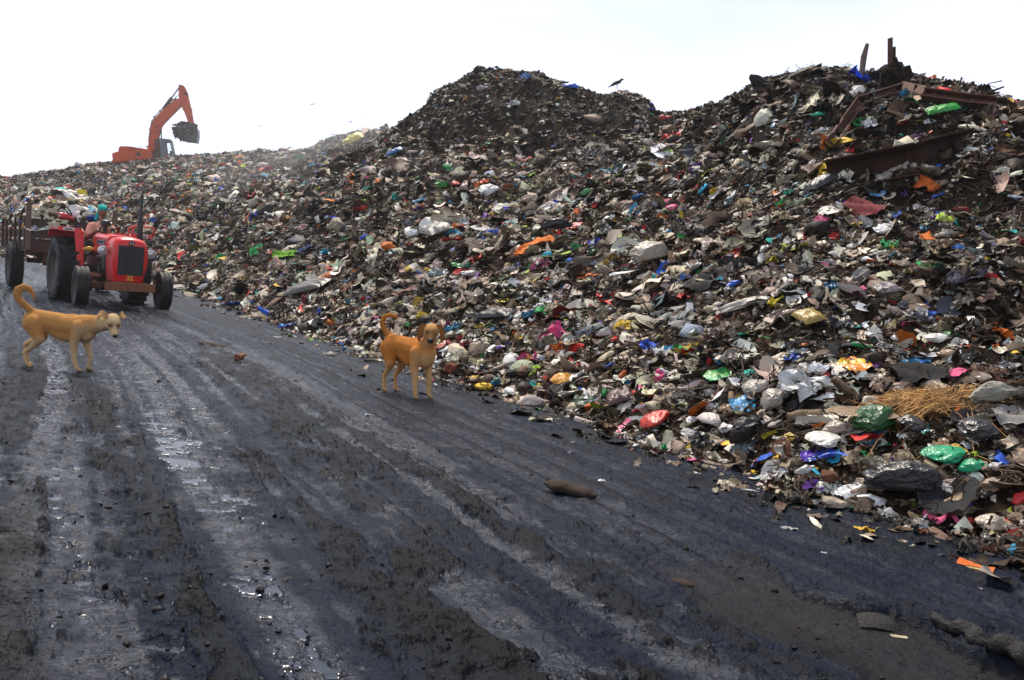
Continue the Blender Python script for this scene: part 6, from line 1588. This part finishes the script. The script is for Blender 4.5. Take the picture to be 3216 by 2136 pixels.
o = bpy.data.objects.new('coconut', tri_mesh('coconut', clod_shape(1650, 3))); COL.objects.link(o); o.data.materials.append(simple_mat('coconut_husk', (0.20, 0.072, 0.030), 0.7, 0, (0.10, 0.035, 0.016), 0.7, 14, 0.3, 0.3))
o.location = s + np.array([0, 0, .055]); o.scale = (.088, .088, .125); o.rotation_euler = (.1, R(-18), .5); tag(o, 'red brown coconut sitting alone on the mud between the two dogs', 'coconut')
for (px, py, w, h, c, nm, sh, lab, cat) in [
    (1035, 1113, 56, 18, (205, 195, 180), 'paper_scrap', 'bag', 'crumpled cream paper on the mud left of the standing dog', 'paper'),
    (868, 1060, 30, 12, (190, 185, 185), 'paper_scrap', 'card', 'small white scrap on the mud at the foot of the heap', 'paper'),
    (765, 1152, 22, 10, (150, 140, 125), 'paper_scrap', 'bag', 'pale scrap touching the lone coconut on the mud', 'paper'),
    (850, 1083, 14, 8, (190, 130, 105), 'paper_scrap', 'bag', 'tiny pinkish pebble of foam on the mud behind the lone coconut', 'scrap'),
    (930, 1080, 14, 8, (175, 150, 130), 'paper_scrap', 'bag', 'tiny beige pebble of foam on the mud near the cream paper', 'scrap'),
    (1160, 1304, 26, 10, (175, 190, 200), 'plastic_sheet', 'sheet', 'small pale plastic shred on the mud below the standing dog', 'plastic shred'),
    (1890, 1510, 26, 12, (170, 175, 180), 'plastic_sheet', 'sheet', 'clear plastic shred on the mud above the palm husk', 'plastic shred'),
    (1997, 1467, 16, 8, (180, 175, 165), 'paper_scrap', 'card', 'tiny pale chip on the mud below the red torn bag', 'scrap'),
    (2478, 1660, 58, 16, (150, 148, 142), 'plastic_sheet', 'sheet', 'muddy translucent strip pressed into the mud below the purple rag', 'plastic shred'),
    (2350, 1546, 70, 8, (190, 188, 184), 'plastic_strip', 'sheet', 'thin white thread of plastic trodden into the mud', 'plastic shred'),
    (2590, 1730, 22, 10, (175, 180, 185), 'plastic_sheet', 'sheet', 'small grey shred on the mud under the muddy clear bag', 'plastic shred'),
    (3062, 1782, 56, 18, (190, 165, 85), 'wrapper', 'foil', 'dirty yellow and red wrapper flat on the mud at the edge', 'wrapper'),
    (2825, 1978, 54, 14, (195, 180, 150), 'paper_scrap', 'card', 'cream wood chip stuck beside the tyre scrap', 'wood chip'),
    (1930, 2107, 16, 6, (205, 130, 40), 'paper_scrap', 'card', 'tiny orange leaf on the foreground mud', 'leaf'),
    (2640, 1632, 12, 8, (190, 185, 180), 'paper_scrap', 'card', 'tiny white chip on the mud by the black garbage bag', 'scrap')]:
    sZ = on_mud(px, py)
    ob = lay(nm, sh, px, py, w, h, srgb(*c), lab, cat, R(-8), lift=.2, point=sZ)

# clods and crumbs scattered over the mud: too many to count
def clods():
    g = np.random.default_rng(77); n = 2000
    t = 1.9 * (45 / 1.9) ** g.random(n); c = g.uniform(-.66, .62, n); x = t * (c * CP + SP); y = t * (CP - c * SP)
    den = fbm(x * 1.1, y * .35, 91, 3) + .25 * sstep(2.6, 1.0, x); k = (den > .02) & (heap(x, y, False) < 0.05); x, y = x[k], y[k]; n = len(x)
    z = mud(x, y)[0]; ki, kn = pick_kind(n, g, dict(clod=80, flake=10, fibre=8))
    size = .008 * np.exp(g.normal(0, .5, n)); size = np.where(kn == 'fibre', size * 1.6, size)
    tint = np.array([[.007, .006, .006]]) * np.exp(g.normal(0, .35, (n, 1))); bright = g.random(n) < .008; tint[bright] = (.35, .33, .30)
    scatter('mud_clods', np.stack([x, y, z], -1), np.tile(np.array([[0, 0, 1.0]]), (n, 1)), np.clip(size, .004, .024), ki, tint, g, .2, label='small clods and crumbs of mud strewn along the wheel tracks', sink=.1)
clods()

# ================================================================== AIR
def haze():
    bm = bmesh.new(); bmesh.ops.create_cube(bm, size=1.0); me = bpy.data.meshes.new('haze'); bm.to_mesh(me); bm.free()
    o = bpy.data.objects.new('haze', me); COL.objects.link(o); o.scale = (640, 640, 41.0); o.location = (0, 0, 19.2)
    m = bpy.data.materials.new('thin_smoke_haze'); m.use_nodes = True; nt = m.node_tree; nt.nodes.clear()
    out = nt.nodes.new('ShaderNodeOutputMaterial'); v = nt.nodes.new('ShaderNodeVolumePrincipled')
    v.inputs['Color'].default_value = (0.93, 0.95, 0.98, 1); v.inputs['Density'].default_value = 0.0007; v.inputs['Anisotropy'].default_value = 0.45
    nt.links.new(v.outputs[0], out.inputs['Volume']); me.materials.append(m); tag(o, 'thin pale haze in the air over the dump', kind='stuff')
haze()

def smoke():
    v, f = ICO[3]; c = at_depth(1210, 470, 40); o = link_mesh('smoke', np_mesh('smoke', v, f)); o.location = c; o.scale = (13, 8, 5.2); o.rotation_euler = (0, 0, -PSI)
    m = bpy.data.materials.new('drifting_dust'); m.use_nodes = True; nt = m.node_tree; nt.nodes.clear()
    out = nt.nodes.new('ShaderNodeOutputMaterial'); pv = nt.nodes.new('ShaderNodeVolumePrincipled'); pv.inputs['Color'].default_value = (.95, .96, .98, 1); pv.inputs['Anisotropy'].default_value = 0.5
    co = N(nt, 'ShaderNodeTexCoord').outputs['Object']; ln = N(nt, 'ShaderNodeVectorMath', operation='LENGTH'); nt.links.new(co, ln.inputs[0])
    mr = N(nt, 'ShaderNodeMapRange', clamp=True, interpolation_type='SMOOTHSTEP'); mr.inputs[1].default_value = 0.98; mr.inputs[2].default_value = 0.1; mr.inputs[3].default_value = 0.0; mr.inputs[4].default_value = 0.028; nt.links.new(ln.outputs['Value'], mr.inputs[0])
    nt.links.new(mr.outputs[0], pv.inputs['Density']); nt.links.new(pv.outputs[0], out.inputs['Volume']); o.data.materials.append(m)
    tag(o, 'pale dust drifting over the low crest beside the central mound', kind='stuff')
smoke()
